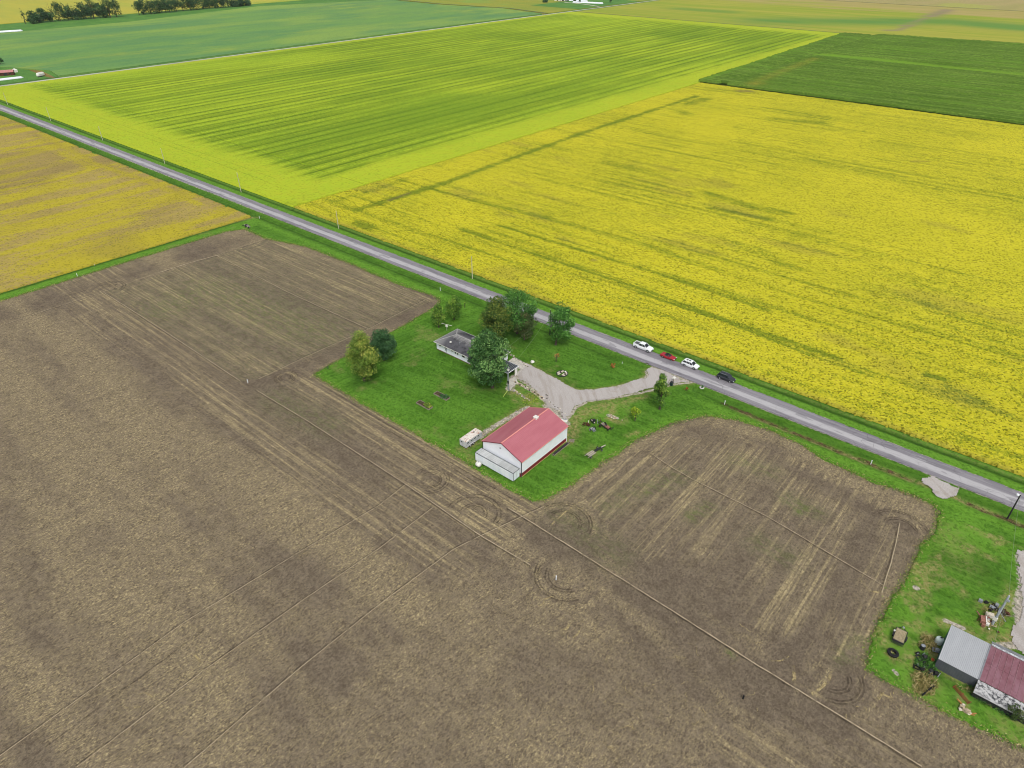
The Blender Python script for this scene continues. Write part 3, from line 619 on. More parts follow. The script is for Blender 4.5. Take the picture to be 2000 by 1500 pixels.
hill('far_field', [(-1112, -200), (-1112, 1400), (-2400, 1400), (-2400, -200)], 0.2, plain_mat('yellow_far_field', '#b3ac42', '#a6a844', (0.01, 0.04, 1), '#93a83e'))
hill('far_field', [(-668, 872), (-760, 894), (-880, 878), (-1003, 886), (-1110, 905), (-1110, 1500), (-668, 1500)], 0.2, plain_mat('far_yellow_field', '#979838', '#859438', (0.01, 0.04, 1), '#7da044'))
plate('ditch', [(-668, 866), (-760, 888), (-880, 872), (-1000, 880), (-1000, 884), (-880, 876), (-760, 892), (-668, 870)], 0.4, flat('ditch_weeds', '#4a5f33'))
plate('farmyard_grass', rect(-760, -668, 945, 1120), 0.32, GVERGE)
def rf_mat():
    m = Mat('far_yellow_green_field', .9, .1); p = m.sepv(m.P); n = m.noise((.004, .03, 1), 5, .6); c = m.sepc(m.attr('mask').outputs['Color'])
    co = m.mix(m.step(n, .38, .62), C('#8c9a2f'), C('#a09e3e')); co = m.mix(c[1], co, C('#55843a')); co = m.mix(c[0], co, C('#a8955f')); co = m.mix(c[2], co, C('#8a7c62'))
    co = m.mix(m.step(m.noise((.01, .2, 1), 4, .7), .35, .6, .35, 0), co, C('#76882a')); m.col(co); m.bump(m.noise(.4, 4, .8), .4, .5); return m.m
def rf_attr(x, y):
    m = np.zeros((len(x), 4)); n = fbm(x / 120, y / 25, 3)
    m[:, 1] = np.clip(stroke(x, y, pts((1500, 42), (1700, 42), (1850, 42), (2000, 55)), 45) * (0.4 + n) + stroke(x, y, pts((1330, 18), (1420, 24)), 20) * .6, 0, .9)
    m[:, 0] = sm(.5, .7, n * .5 + sm(1130, 1250, y) * .45) * .85
    m[:, 2] = np.clip(stroke(x, y, pts((1730, 60), (1752, 60)), 6) + stroke(x, y, pts((1765, 51), (1775, 51)), 5) + stroke(x, y, pts((1755, 58), (1790, 44), (1812, 36)), 4) + stroke(x, y, pts((1815, 33), (1825, 30), (1850, 20)), 10), 0, 1)
    return {'mask': np.clip(m, 0, 1)}
grid('far_field', ar(-650, 900, 8.0), ar(893, 1330, 5.0), None, lambda x, y: 0.45 + 0 * x, rf_mat(), rf_attr)
plate('field_boundary', [(-650, 908.5), (-262, 908.5), (-262, 911), (-650, 912)], 0.6, flat('boundary_weeds', '#5b6f2a'))
plate('field_boundary', rect(-655, 900, 1331, 1336), 0.5, flat('far_boundary_weeds', '#77783e'))
hill('far_field', rect(-655, 1500, 1337, 2400), 0.4, plain_mat('pinkish_tan_field', '#a99a66', '#9c965a', (0.03, 0.006, 1), '#a0a64c', rot=.3, fine=.3))
hill('far_field', rect(262, 900, 160, 830), 0.5, plain_mat('outlying_field', '#b0a828', '#a39c26', (0.01, 0.06, 1)))
hill('far_field', rect(-655, -262, -600, -22), 0.0, plain_mat('outlying_dry_field', '#a98b45', '#9c8a3c', (0.06, 0.01, 1)))

# ------------------------------------------------------------------ marks on the tilled soil
def mark_mat(name, a, b, lo, hi, mx=1.0):
    m = Mat(name, .95, .1); m.col(m.mix(m.step(m.noise(1.5, 4, .7), .35, .65), C(a), C(b)))
    m.alpha(m.step(m.noise((.5, .5, 1), 6, .8), lo, hi, 0, mx)); return m.m
M_PALE = mark_mat('pale_furrow', '#ab9c80', '#c4b598', .24, .5, .78); M_DKT = mark_mat('dark_rut', '#463d33', '#51473b', .33, .62, .5); M_ST2 = mark_mat('washed_straw', '#a8966c', '#bfae80', .42, .6, .75)
class Rib:
    def __init__(s): s.m = MB()
    def add(s, p, wd, off=0.0, z=0.0, jit=0.0):
        q = []
        for (x1, y1), (x2, y2) in zip(p[:-1], p[1:]):
            n = max(1, int(math.hypot(x2 - x1, y2 - y1) / 1.5))
            for k in range(n): q.append((x1 + (x2 - x1) * k / n, y1 + (y2 - y1) * k / n))
        q.append(p[-1]); L = []
        for i, (x, y) in enumerate(q):
            a = q[max(0, i - 1)]; b = q[min(len(q) - 1, i + 1)]; dx, dy = b[0] - a[0], b[1] - a[1]; l = math.hypot(dx, dy) or 1
            nx, ny = -dy / l, dx / l; o = off + R.uniform(-jit, jit); w_ = wd * R.uniform(.75, 1.2) / 2
            L.append(((x + nx * (o - w_), y + ny * (o - w_)), (x + nx * (o + w_), y + ny * (o + w_))))
        for a, b in zip(L[:-1], L[1:]): s.m.poly([(a[0][0], a[0][1], z), (b[0][0], b[0][1], z), (b[1][0], b[1][1], z), (a[1][0], a[1][1], z)])
LINES = [([(0, 637), (100, 603), (202, 570.6)], .28), ([(202, 570.6), (310, 533)], .3), ([(310, 533), (370, 514), (424, 499)], .75), ([(424, 499), (445, 491)], .4), ([(445, 491), (523, 466)], .25),
         ([(202, 571), (320, 646), (470, 745)], .3), ([(500, 762), (600, 822), (740, 912), (793, 946), (939, 1047), (1037, 1105)], .32), ([(992, 992), (1020, 1009), (1300, 1185), (1480, 1300), (1643, 1400), (1800, 1497)], .35),
         ([(424, 499), (560, 570), (720, 643)], .3), ([(730, 552), (820, 588)], .22), ([(837, 582.7), (720, 642.7), (600, 696), (506, 740)], .32), ([(1062, 990), (1020, 1009), (939, 1047), (885, 1074), (850, 1100), (740, 1182), (580, 1310), (360, 1500)], .26),
         ([(793, 946), (740, 988), (580, 1082), (360, 1216), (0, 1477)], .22), ([(845, 992), (740, 1072), (600, 1167), (400, 1309), (150, 1499)], .22), ([(1270, 885), (1310, 912), (1350, 935), (1500, 1010), (1727, 1145)], .25),
         ([(1757, 1022), (1750, 1060), (1740, 1100), (1722, 1158)], .28), ([(424, 499), (430, 503)], .8)]
rb = Rib(); rd = Rib()
for uv, wd in LINES:
    p = pts(*uv); rb.add(p, wd * .6, 0, 0.10, .04); rd.add(p, wd * 1.2, -.26, 0.09, .06)
for uv in ([(640, 760), (800, 855), (1000, 975)], [(690, 800), (900, 925), (1010, 995)], [(60, 1480), (400, 1230)], ):
    rd.add(pts(*uv), .3, 0, .082, .1)
def arc(u, v, rx, a0, a1, lanes=(0, .6, 1.9, 2.5), wd=.3, sq=1.0):
    cx, cy = at(u, v)
    for l in lanes:
        r = rx + l; p = [(cx + r * math.cos(math.radians(t)), cy + r * sq * math.sin(math.radians(t))) for t in np.linspace(a0, a1, 26)]
        rd.add(p, wd, 0, .085, .05)
arc(558, 737, 1.3, 0, 300, (0, .5, 1.2, 1.7)); arc(840, 938, 2.0, -60, 170, (0, .5, 1.6, 2.2)); arc(925, 1003, 2.2, 10, 200, (0, .6, 2.6, 3.4)); arc(1100, 1022, 3.2, 10, 170, (0, .5, 2.0, 2.6), .3)
arc(1105, 1125, 3.2, 190, 330, (0, .6, 2.0, 2.6), .3); arc(1758, 1034, 2.8, 30, 170, (0, .5, 2.2, 2.7), .26); arc(210, 563, 2.5, 20, 200, (0, .7, 2.2, 3)); arc(1625, 1322, 2.4, -80, 40, (0, .5, 1.8, 2.3)); arc(722, 1165 - 480, 1.0, 0, 1, (0,))
rd.add(pts((1290, 882), (1275, 884), (1262, 892)), .3, 0, .085); rd.add(pts((1300, 890), (1285, 893)), .3, 0, .085)
tag(rb.m.build('furrow_line', M_PALE), kind='stuff')
rdt = Rib(); rdt.add([(x, 142.9 - .7 * min(1, max(0, (x + 60) / 60)) + .12 * math.sin(x * .7)) for x in range(-52, 24, 2)], 1.3, 0, -.28, .2); tag(rdt.m.build('ditch_soil', mark_mat('reddish_ditch_soil', '#4f3a2c', '#6d5a40', .42, .62, .9)), kind='stuff'); tag(rd.m.build('wheel_rut', M_DKT), kind='stuff')
rs = Rib()
def squig(u, v, n, stp, wd):
    x, y = at(u, v); a = R.uniform(0, 6.28); p = [(x, y)]
    for k in range(n): a += R.uniform(-1.0, 1.0); x += math.cos(a) * stp; y += math.sin(a) * stp; p.append((x, y))
    rs.add(p, wd, 0, .095, .05)
for uv, wd in (([(1052, 1184), (1060, 1180), (1064, 1172), (1078, 1166)], .3), ([(1094, 1232), (1106, 1228), (1116, 1218), (1118, 1212)], .45), ([(1118, 1246), (1126, 1240), (1132, 1232)], .3), ([(1720, 1352), (1726, 1356), (1745, 1366)], .3), ([(1715, 1366), (1722, 1356), (1726, 1350)], .35),
               ([(1622, 1268), (1636, 1276), (1650, 1280)], .22), ([(1550, 1300), (1552, 1325), (1550, 1335)], .5), ([(1505, 1291), (1525, 1290), (1540, 1282)], .2), ([(1585, 1357), (1600, 1345), (1616, 1330), (1624, 1312)], .45), ([(1680, 1130), (1688, 1146), (1700, 1155), (1722, 1158)], .5),
               ([(230, 1382), (255, 1384), (275, 1382)], .2), ([(270, 1358), (285, 1352), (310, 1366)], .25), ([(1075, 1028), (1095, 1008), (1140, 975)], .35), ([(380, 1280), (395, 1300)], .3)):
    rs.add(pts(*uv), wd, 0, .095, .12)
for k in range(80):
    u, v = (R.uniform(1150, 1500), R.uniform(1200, 1480)) if k < 55 else ((R.uniform(1620, 1950), R.uniform(1320, 1480)) if k < 75 else (R.uniform(300, 1100), R.uniform(1020, 1490)))
    if v < 1180 and u > 1300: continue
    squig(u, v, R.randint(2, 6), R.uniform(.3, .7), R.uniform(.06, .15))
tag(rs.m.build('straw_wash', M_ST2), kind='stuff')

# ------------------------------------------------------------------ trees
def leaf_mat(name, dk, md, lt):
    m = Mat(name, .6, .25); t = m.attr('tint').outputs['Fac']
    co = m.mix(m.step(t, 0, .5), C(dk), C(md)); co = m.mix(m.step(t, .5, 1), co, C(lt)); m.col(co)
    tr = m.N.new('ShaderNodeBsdfTranslucent'); m.L.new(co, tr.inputs[0]); ms = m.N.new('ShaderNodeMixShader'); ms.inputs[0].default_value = .18
    m.L.new(m.b.outputs[0], ms.inputs[1]); m.L.new(tr.outputs[0], ms.inputs[2]); m.L.new(ms.outputs[0], m.N['Material Output'].inputs[0]); return m.m
L_OLIVE = leaf_mat('olive_leaves', '#4a641f', '#78943a', '#b4b654'); L_DARK = leaf_mat('dark_leaves', '#264426', '#3d653a', '#5c8450'); L_MAPLE = leaf_mat('maple_leaves', '#25461c', '#457037', '#86ad63')
L_BRON = leaf_mat('bronze_leaves', '#2c4418', '#4c6a2a', '#86903c'); L_GRN = leaf_mat('green_leaves', '#294f1a', '#487b30', '#76ab4f'); L_YG = leaf_mat('bright_leaves', '#33591c', '#587f2c', '#94b044')
L_DULL = leaf_mat('dull_leaves', '#31451f', '#4a6030', '#6c6c44'); L_YEL = leaf_mat('yellow_green_leaves', '#5a7a18', '#8fae28', '#c4cc48'); L_ORG = leaf_mat('orange_leaves', '#7a4a20', '#a86a34', '#c08a50'); L_FAR = leaf_mat('far_leaves', '#1f3a20', '#355a30', '#587a44')
BARK = flat('bark', '#5b5146', .95, .1, var=.25, sc=6)
def foliage(cen, rad, ncl, nlf, ls, cl=(.22, .38), seed=1, shape='e', lean=0):
    g = np.random.default_rng(seed); c = []
    while len(c) < ncl:
        p = g.uniform(-1, 1, 3)
        rr = np.linalg.norm(p)
        if rr > 1: continue
        if rr < .45 and g.random() < .6: continue
        k = 1.0
        if shape == 'cone': k = 1.0 - .55 * (p[2] * .5 + .5)
        if shape == 'egg': k = 1.0 - .35 * max(0, p[2])
        c.append((p[0] * k * (1 - cl[0] * .7), p[1] * k * (1 - cl[0] * .7), p[2] * .86))
    c = np.array(c); rc = g.uniform(cl[0], cl[1], ncl) * min(rad[0], rad[1]) * 1.1
    tint0 = g.uniform(.0, 1, ncl); idx = g.integers(0, ncl, nlf)
    d = g.normal(size=(nlf, 3)); d /= np.linalg.norm(d, axis=1)[:, None]
    r = g.uniform(.35, 1.12, nlf) ** .5
    P = c[idx] * np.array(rad) + d * (rc[idx] * r)[:, None] * np.array([1, 1, .85]) + np.array(cen)
    nrm = d * .7 + g.normal(size=(nlf, 3)) * .6 + np.array([0, 0, .35]); nrm /= np.linalg.norm(nrm, axis=1)[:, None]
    up = g.normal(size=(nlf, 3)); a = np.cross(nrm, up); a /= np.linalg.norm(a, axis=1)[:, None]; b = np.cross(nrm, a)
    s = ls * g.uniform(.6, 1.3, nlf)[:, None]
    V = np.stack([P - a * s * .75, P - b * s * .38 + a * s * .05, P + a * s * .75, P + b * s * .38 - a * s * .05], 1).reshape(-1, 3)
    V = np.stack([P - a * s * .75, P - b * s * .42, P + a * s * .75, P + b * s * .42], 1).reshape(-1, 3)
    t = np.clip(tint0[idx] * .65 - .12 + g.uniform(0, .6, nlf), 0, 1); t = np.repeat(t, 4)
    return V, np.arange(nlf * 4).reshape(-1, 4), t
def tree(name, label, x, y, ht, wd, mat, cat='tree', trunk_h=.18, off=(0, 0), leaves=3500, ls=.42, ncl=40, shape='egg', group=None, tr=None, cl=(.22, .38), z0=.1, limbs=6):
    root = thing(name, label, cat, (x, y, z0), group=group)
    cz0 = ht * trunk_h; rad = (wd / 2, wd / 2, (ht - cz0) / 2); cen = (off[0], off[1], cz0 + rad[2]); seed = int(abs(x * 7 + y * 13)) % 9999
    V, q, t = foliage(cen, rad, ncl, leaves, ls, cl, seed, shape)
    link('crown', fast_mesh('crown', V, q, {'tint': t}, smooth=False), mat, root)
    m = MB(); r = tr or ht * .018 + .05; rg = random.Random(seed)
    p0 = Vector((0, 0, -.3)); p1 = Vector((off[0] * .4, off[1] * .4, cz0 + rad[2] * .7)); p2 = Vector((off[0], off[1], ht * .85))
    m.tube(p0, p0 + (p1 - p0) * .2, r * 1.35, r, 8, False); m.tube(p0 + (p1 - p0) * .2, p1, r, r * .65, 8, False); m.tube(p1, p2, r * .65, r * .2, 6)
    for k in range(limbs):
        f = rg.uniform(.35, .95); s = p0.lerp(p1, f); a = rg.uniform(0, 6.28); e = s + Vector((math.cos(a) * wd * .33, math.sin(a) * wd * .33, rad[2] * rg.uniform(.4, .9)))
        m.tube(s, e, r * .4, r * .1, 5)
    m.build('trunk', BARK, root); return root
tree('yellowing_tree', 'tall olive green tree with yellowing leaves at the west corner of the lawn', *at(712, 744), 15.4, 8.4, L_OLIVE, leaves=11000, ncl=85, ls=.3, shape='egg', trunk_h=.01, off=(0, .3))
tree('dark_tree', 'smaller dark blue green tree just behind the tall olive tree', *at(750, 704), 10.4, 7.8, L_DARK, leaves=7000, ncl=50, ls=.3, trunk_h=.03)
tree('young_tree', 'slim young tree nearest the tilled field behind the house, left of the pair', *at(857, 640), 8.6, 5.0, L_YG, leaves=2000, ncl=30, ls=.3, trunk_h=.08, shape='cone')
tree('young_tree', 'bright young tree right of the pair behind the house', *at(887, 625), 8.2, 5.6, L_YG, leaves=2400, ncl=30, ls=.3, trunk_h=.08)
tree('sapling', 'tiny sapling between the bright young tree and the roadside trees', *at(908, 602), 2.6, 1.2, L_YG, leaves=120, ncl=6, ls=.25, trunk_h=.4)
tree('bronze_tree', 'dense rounded bronze green tree behind the house', *at(970, 666), 15.2, 9.8, L_BRON, leaves=12000, ncl=85, ls=.3, trunk_h=.0)
tree('roadside_tree', 'large fresh green tree at the road edge right behind the bronze tree', *at(1010, 652), 14.6, 11.4, L_GRN, leaves=10000, ncl=65, ls=.32, trunk_h=.06)
tree('dull_tree', 'low dull brownish tree in front of the large green roadside tree', *at(1024, 664), 8.8, 7.4, L_DULL, leaves=4500, ncl=38, ls=.28, trunk_h=.1)
tree('lawn_tree', 'medium green tree with a bare trunk on the front lawn beside the road', *at(1085, 674), 13.4, 8.2, L_GRN, leaves=6500, ncl=48, ls=.32, trunk_h=.13, off=(1.3, .6), cl=(.2, .36))
tree('silver_maple', 'biggest silvery green maple standing over the white house', *at(962, 758), 17.2, 11.2, L_MAPLE, leaves=15000, ncl=90, ls=.36, trunk_h=.02, off=(-1.2, 0), cl=(.14, .34))
tree('young_tree', 'slim yellow green tree on the lawn just south of the driveway entrance', *at(1288, 800), 11.6, 5.0, L_YG, leaves=2600, ncl=36, ls=.3, trunk_h=.08, shape='cone', cl=(.2, .34))
tree('sapling', 'small yellow leaved sapling on the grass southwest of the driveway tree', *at(1240, 822), 4.3, 3.0, L_YEL, leaves=330, ncl=12, ls=.3, trunk_h=.2, cat='tree')
tree('bare_sapling', 'small thin brownish tree on the front lawn above the paved ring', *at(1086, 708), 3.2, 2.0, L_ORG, leaves=120, ncl=9, ls=.18, trunk_h=.45)
tree('orange_bush', 'low rusty orange bush on the front lawn near the road', *at(1197, 719), 1.6, 1.7, L_ORG, 'bush', leaves=320, ncl=9, ls=.16, trunk_h=.05, limbs=2)
tree('orange_bush', 'small rusty bush on the grass south of the driveway mouth', *at(1340, 764), 1.3, 1.1, L_ORG, 'bush', leaves=200, ncl=7, ls=.15, trunk_h=.05, limbs=2)
tree('scrub', 'tangled grey green bush at the right end of the old shed', *at(1975, 1402), 2.6, 3.0, L_DULL, 'bush', leaves=900, ncl=16, ls=.2, trunk_h=.05)
tree('shrub', 'tiny dark shrub at the west tip of the lawn', *at(641, 722), 1.2, .8, L_DARK, 'bush', leaves=90, ncl=5, ls=.16, trunk_h=.1, limbs=2)
# far windbreak, each tree a thing
BRK1 = [(50, 46, 20, 5, 0), (66, 46, 15, 12, 1), (76, 44, 12, 13, 1), (86, 43, 17, 13, 1), (98, 42, 13, 12, 1), (104, 42, 26, 9, 2), (118, 41, 24, 19, 1), (134, 39, 20, 15, 1), (142, 38, 24, 8, 2), (152, 38, 15, 14, 1), (164, 37, 25, 20, 1), (178, 36, 20, 16, 1),
        (184, 36, 33, 13, 3), (196, 35, 21, 14, 1), (208, 34, 17, 14, 1), (216, 34, 36, 15, 3), (228, 33, 27, 16, 1)]
BRK2 = [(272, 29, 20, 12, 3), (281, 28, 22, 14, 1), (296, 27, 20, 18, 1), (312, 25, 18, 16, 1), (324, 24, 20, 14, 1), (332, 24, 28, 12, 1), (345, 22, 22, 16, 1), (358, 21, 27, 16, 1), (372, 20, 20, 14, 1), (384, 19, 19, 16, 1), (398, 17, 22, 16, 1), (410, 16, 18, 14, 1),
        (422, 16, 20, 14, 1), (434, 15, 20, 14, 1), (446, 14, 22, 14, 1), (460, 13, 12, 14, 1), (472, 12, 12, 12, 1), (484, 11, 9, 10, 1), (1065, 5, 7, 8, 1)]
ORD = 'first second third fourth fifth sixth seventh eighth ninth tenth eleventh twelfth thirteenth fourteenth fifteenth sixteenth seventeenth eighteenth nineteenth'.split()
NM = {0: ('snag', 'thin', 'tree'), 1: ('windbreak_tree', 'dark bushy', 'tree'), 2: ('leafless_tree', 'bare grey', 'tree'), 3: ('tall_windbreak_tree', 'tall loose crowned', 'tree')}
for bi, B in enumerate((BRK1, BRK2)):
    for i, (u, v, h, wd, k) in enumerate(B):
        nm, adj, ct = NM[k]; x, y = at(u, v)
        if u == 1065: lab, grp = 'single dark round tree left of the distant farm at the top edge', None
        else:
            grp = 'trees of the left far windbreak' if bi == 0 else 'trees of the right far windbreak'
            if k == 0: lab = 'thin lone tree at the left end of the left far windbreak'
            elif k == 2: lab = 'bare pale tree sticking out of the left far windbreak'
            elif k == 3 and bi: lab = 'loose pale crowned tree starting the right far windbreak'
            elif k == 3: lab = 'tall loose crowned tree near the right end of the left far windbreak'
            else: lab = 'dark bushy tree standing %s from the left end of the %s far windbreak' % (ORD[i], 'left' if bi == 0 else 'right')
            if k == 2: lab += ', %s of two' % ('left' if u == 104 else 'right')
            if k == 3 and not bi: lab = ('first' if u == 184 else 'last') + ' of two tall loose crowned trees at the right of the left far windbreak'
        sc = 1.12
        tree(nm, lab, x, y, h * .92, wd * sc, L_FAR if k != 2 else L_DULL, leaves=(40 if k == 2 else 160 if k == 0 else 1500 if k == 1 else 1000), ls=(1.0 if k == 1 else .8), ncl=26, trunk_h=.0 if k == 1 else .06, group=grp, cl=(.3, .5), limbs=9 if k == 2 else 3, tr=.35 if k == 2 else None)

# ------------------------------------------------------------------ metal barn
M_WHITE = flat('white_steel', '#e6e9ee', .45, .4, var=.03, sc=.5); M_REDW = flat('maroon_steel', '#7a2430', .5, .4, var=.08); M_DARKT = flat('dark_trim', '#3a4048', .5, .4)
M_TAN = flat('tan_skirt_board', '#c9a578', .8, .2); M_TRIM = flat('salmon_trim', '#d98f86', .5, .4, var=.05); M_BLACK = flat('black_rubber', '#1b1b1c', .8, .3, var=.2); M_GREY = flat('grey_steel', '#8b9096', .5, .5, var=.1)
M_GLASS = flat('dark_glass', '#1c232b', .12, .8, var=.05); M_OFF = flat('offwhite_paint', '#dedcd4', .5, .4, var=.06); M_WOOD = flat('weathered_wood', '#8f8676', .9, .1, var=.2, sc=4); M_RUST = flat('rusty_iron', '#5a3a2c', .9, .2, var=.3, sc=5); M_DKM = flat('dark_iron', '#2c2c2e', .7, .4, var=.3, sc=5)
M_CONC = flat('concrete', '#bdb8ae', .9, .2, var=.12, sc=1.5); M_BROWNS = flat('bare_bed_soil', '#57483a', .95, .1, var=.2, sc=4)
def steel_roof(name, a, b, sp=.45):
    m = Mat(name, .42, .5); co = m.mix(m.step(m.noise((.8, .15, 1), 5, .65), .3, .7), C(a), C(b)); m.col(co); return m.m
M_ROOFR = steel_roof('red_steel_roof', '#a8606a', '#b06a73')
BX0, BX1, BY0, BY1, BE, BR = -82.6, -71.5, 87.9, 104.5, 4.55, 6.75
bm_ = (BX0 + BX1) / 2
barn = thing('metal_barn', 'white metal barn with a red gable roof and maroon skirt', 'barn', (bm_, BY0, 0.05))
hx = (BX1 - BX0) / 2; L = BY1 - BY0; EZ = BE; RZ = BR
def wallbox(x0, x1, y0, y1, z0, z1, nm, mt, root): m = MB(); m.box(x0, x1, y0, y1, z0, z1); return m.build(nm, mt, root)
for nm, x in (('side_wall', hx), ('side_wall', -hx)):
    wallbox(min(x, x - .12 * (1 if x > 0 else -1)), max(x, x - .12 * (1 if x > 0 else -1)), 0.12, L - .12, 1.15, EZ, nm, M_WHITE, barn)
    s = 1 if x > 0 else -1
    wallbox(min(x, x - s * .13) + s * .01, max(x, x - s * .13) + s * .01, 0.12, L - .12, .22, 1.148, 'wainscot', M_REDW, barn)
    wallbox(min(x, x - s * .1) + s * .03, max(x, x - s * .1) + s * .03, 0, L, -.1, .218, 'skirt_board', M_TAN, barn)
    r = MB()
    for k in range(int(L / .3)): yy = .2 + k * .3; r.box(x - .01 if s > 0 else x - .025, x + .025 if s > 0 else x + .01, yy, yy + .04, 1.16, EZ - .02)
    tag(r.build('wall_rib', M_WHITE, barn), kind='stuff')
    for yy in (-.03, L - .09): wallbox(x - .1 + .04 * s, x + .06 + .04 * s, yy, yy + .12, .0, EZ, 'corner_trim', M_DARKT if yy < 1 else M_WHITE, barn)
for y0, y1 in ((0, .12), (L - .12, L)):
    m = MB()
    for yy, fl in ((y0, False), (y1, True)):
        P = [(-hx, yy, 1.15), (hx, yy, 1.15), (hx, yy, EZ), (0, yy, RZ - .02), (-hx, yy, EZ)]; m.poly(P[::-1] if fl else P)
    P = [(-hx, 1.15), (hx, 1.15), (hx, EZ), (0, RZ - .02), (-hx, EZ)]
    for i in range(5): a = P[i]; b = P[(i + 1) % 5]; m.poly([(a[0], y0, a[1]), (b[0], y0, b[1]), (b[0], y1, b[1]), (a[0], y1, a[1])])
    m.build('gable_wall', M_WHITE, barn)
    wallbox(-hx, hx, y0 - (.01 if y0 == 0 else 0), y1, .0, 1.148, 'wainscot', M_REDW, barn)
m = MB(); rr = MB()
for s in (1, -1):
    ov = .22; dx = hx + ov; sl = (RZ - EZ) / hx; z1 = EZ - sl * ov; f = [(0, -.16, RZ), (s * dx, -.16, z1), (s * dx, L + .16, z1), (0, L + .16, RZ)]
    p = MB(); up = [(a, b, c + .09) for a, b, c in f]
    p.poly(up if s > 0 else up[::-1]); p.poly([(a, b, c + .02) for a, b, c in (f[::-1] if s > 0 else f)])
    for i in range(4): a = f[i]; b = f[(i + 1) % 4]; q = [(a[0], a[1], a[2] + .02), (b[0], b[1], b[2] + .02), (b[0], b[1], b[2] + .09), (a[0], a[1], a[2] + .09)]; p.poly(q if s > 0 else q[::-1])
    p.build('roof_slope', M_ROOFR, barn)
    ns = int(L / .46)
    for k in range(1, ns): yy = k * .46; rr.beam((0, yy, RZ + .1), (s * dx, yy, z1 + .1), .05, .035)
    e = MB(); e.box(min(s * dx, s * (dx + .09)), max(s * dx, s * (dx + .09)), -.16, L + .16, z1 - .06, z1 + .1); e.build('eave_trim', M_TRIM, barn)
    for yy in (-.2, L + .17): e = MB(); e.beam((0, yy, RZ + .04), (s * dx, yy, z1 + .04), .05, .16); e.build('rake_trim', M_REDW if yy < 0 else M_TRIM, barn)
tag(rr.build('roof_rib', M_ROOFR, barn), kind='stuff')
m = MB(); m.beam((0, -.16, RZ + .13), (0, L + .16, RZ + .13), .3, .06); m.build('ridge_cap', M_TRIM, barn)
m = MB(); m.box(-.45, .45, L * .72 - .45, L * .72 + .45, RZ - .05, RZ + .35); m.box(-.52, .52, L * .72 - .52, L * .72 + .52, RZ + .352, RZ + .45); m.build('ridge_vent', M_OFF, barn)
m = MB(); m.box(-.5, -.3, -.12, -.005, 5.1, 5.35); m.build('wall_light', M_DARKT, barn)
m = MB(); m.box(-.45, .45, hx * 0 + .0, .0 + .05, 0, 0.01)
# things beside the barn
def box_thing(name, label, cat, cx, cy, rz=0, group=None, z=.12): return thing(name, label, cat, (cx, cy, z), rz, group)
# box trailer along the south gable
bt = box_thing('box_trailer', 'long white box trailer body parked against the south gable of the red roofed barn', 'trailer', -77.2, 86.45)
TL, TW, TZ = 5.55, 1.05, 2.62
def shell(root, L_, W_, z0, z1, mside, mtop, t=.06):
    for s in (-1, 1):
        wallbox(-L_, L_, s * W_ - (t if s > 0 else 0), s * W_ + (0 if s > 0 else t), z0, z1, 'side_panel', mside, root)
        wallbox(s * L_ - (t if s > 0 else 0), s * L_ + (0 if s > 0 else t), -W_ + t + .002, W_ - t - .002, z0, z1, 'end_panel', mside, root)
    wallbox(-L_ + t, L_ - t, -W_ + t, W_ - t, z0, z0 + .1, 'floor', M_DKM, root)
M_TRROOF = Mat('dirty_translucent_roof', .6, .3); _m = M_TRROOF
_c = _m.mix(_m.step(_m.noise((.4, .12, 1), 5, .7), .35, .68), C('#a5a8a6'), C('#c9cccb')); _c = _m.mix(_m.step(_m.noise((1.3, .5, 1), 4, .8), .56, .72, 0, .5), _c, C('#8a8478')); _m.col(_c); M_TRROOF = _m.m
M_BLUEW = Mat('bluish_white_panel', .4, .4); _m = M_BLUEW; _z = _m.sepv(_m.P)[2]
_c = _m.mix(_m.step(_m.noise((.5, .5, .2), 5, .6), .35, .7), C('#d5dde5'), C('#e8ecf0')); _c = _m.mix(_m.step(_m.math('ADD', _z, _m.noise(.8, 4, .6)), 1.25, 1.0, 0, .6), _c, C('#8ea0ae')); _m.col(_c); M_BLUEW = _m.m
shell(bt, TL, TW, .5, TZ, M_BLUEW, M_TRROOF)
wallbox(-TL + .02, TL - .02, -TW + .02, TW - .02, TZ + .002, TZ + .06, 'roof', M_TRROOF, bt)
r = MB()
for k in range(1, 22): xx = -TL + k * TL * 2 / 22; r.box(xx - .02, xx + .02, -TW + .08, TW - .08, TZ + .062, TZ + .085)
tag(r.build('roof_bow', M_GREY, bt), kind='stuff')
r = MB()
for s in (-1, 1): r.box(-TL - .03, TL + .03, s * TW - .05, s * TW + .05, TZ + .03, TZ + .11); r.box(s * TL - .04, s * TL + .04, -TW + .06, TW - .06, TZ + .03, TZ + .11)
for sx in (-1, 1): r.box(sx * (TL + .005) - .04, sx * (TL + .005) + .04, -TW - .04, -TW + .04, .45, TZ + .02)
r.build('edge_rail', M_DARKT, bt)
def wheel(root, x, y, z, r=.42, w_=.25, nm='wheel', rim=None, ax='Y'):
    M = Matrix.Translation((x, y, z)) @ (Matrix.Rotation(math.pi / 2, 4, 'X') if ax == 'Y' else Matrix.Rotation(math.pi / 2, 4, 'Y'))
    e = link(nm, None, parent=root)
    a = MB(); a.lathe([(r * .55, -w_ / 2), (r * .9, -w_ / 2), (r, -w_ * .3), (r, w_ * .3), (r * .9, w_ / 2), (r * .55, w_ / 2)], 18, M, close=True); a.build('tyre', M_BLACK, e, smooth=False)
    b = MB(); b.lathe([(.001, -w_ * .35), (r * .5, -w_ * .42), (r * .58, -w_ * .2), (r * .58, w_ * .2), (r * .5, w_ * .42), (.001, w_ * .35)], 14, M); b.build('rim', rim or M_GREY, e)
    return e
for sx in (-4.3, -3.3):
    for sy in (-.8, .8): wheel(bt, sx, sy, .4, .45, .24)
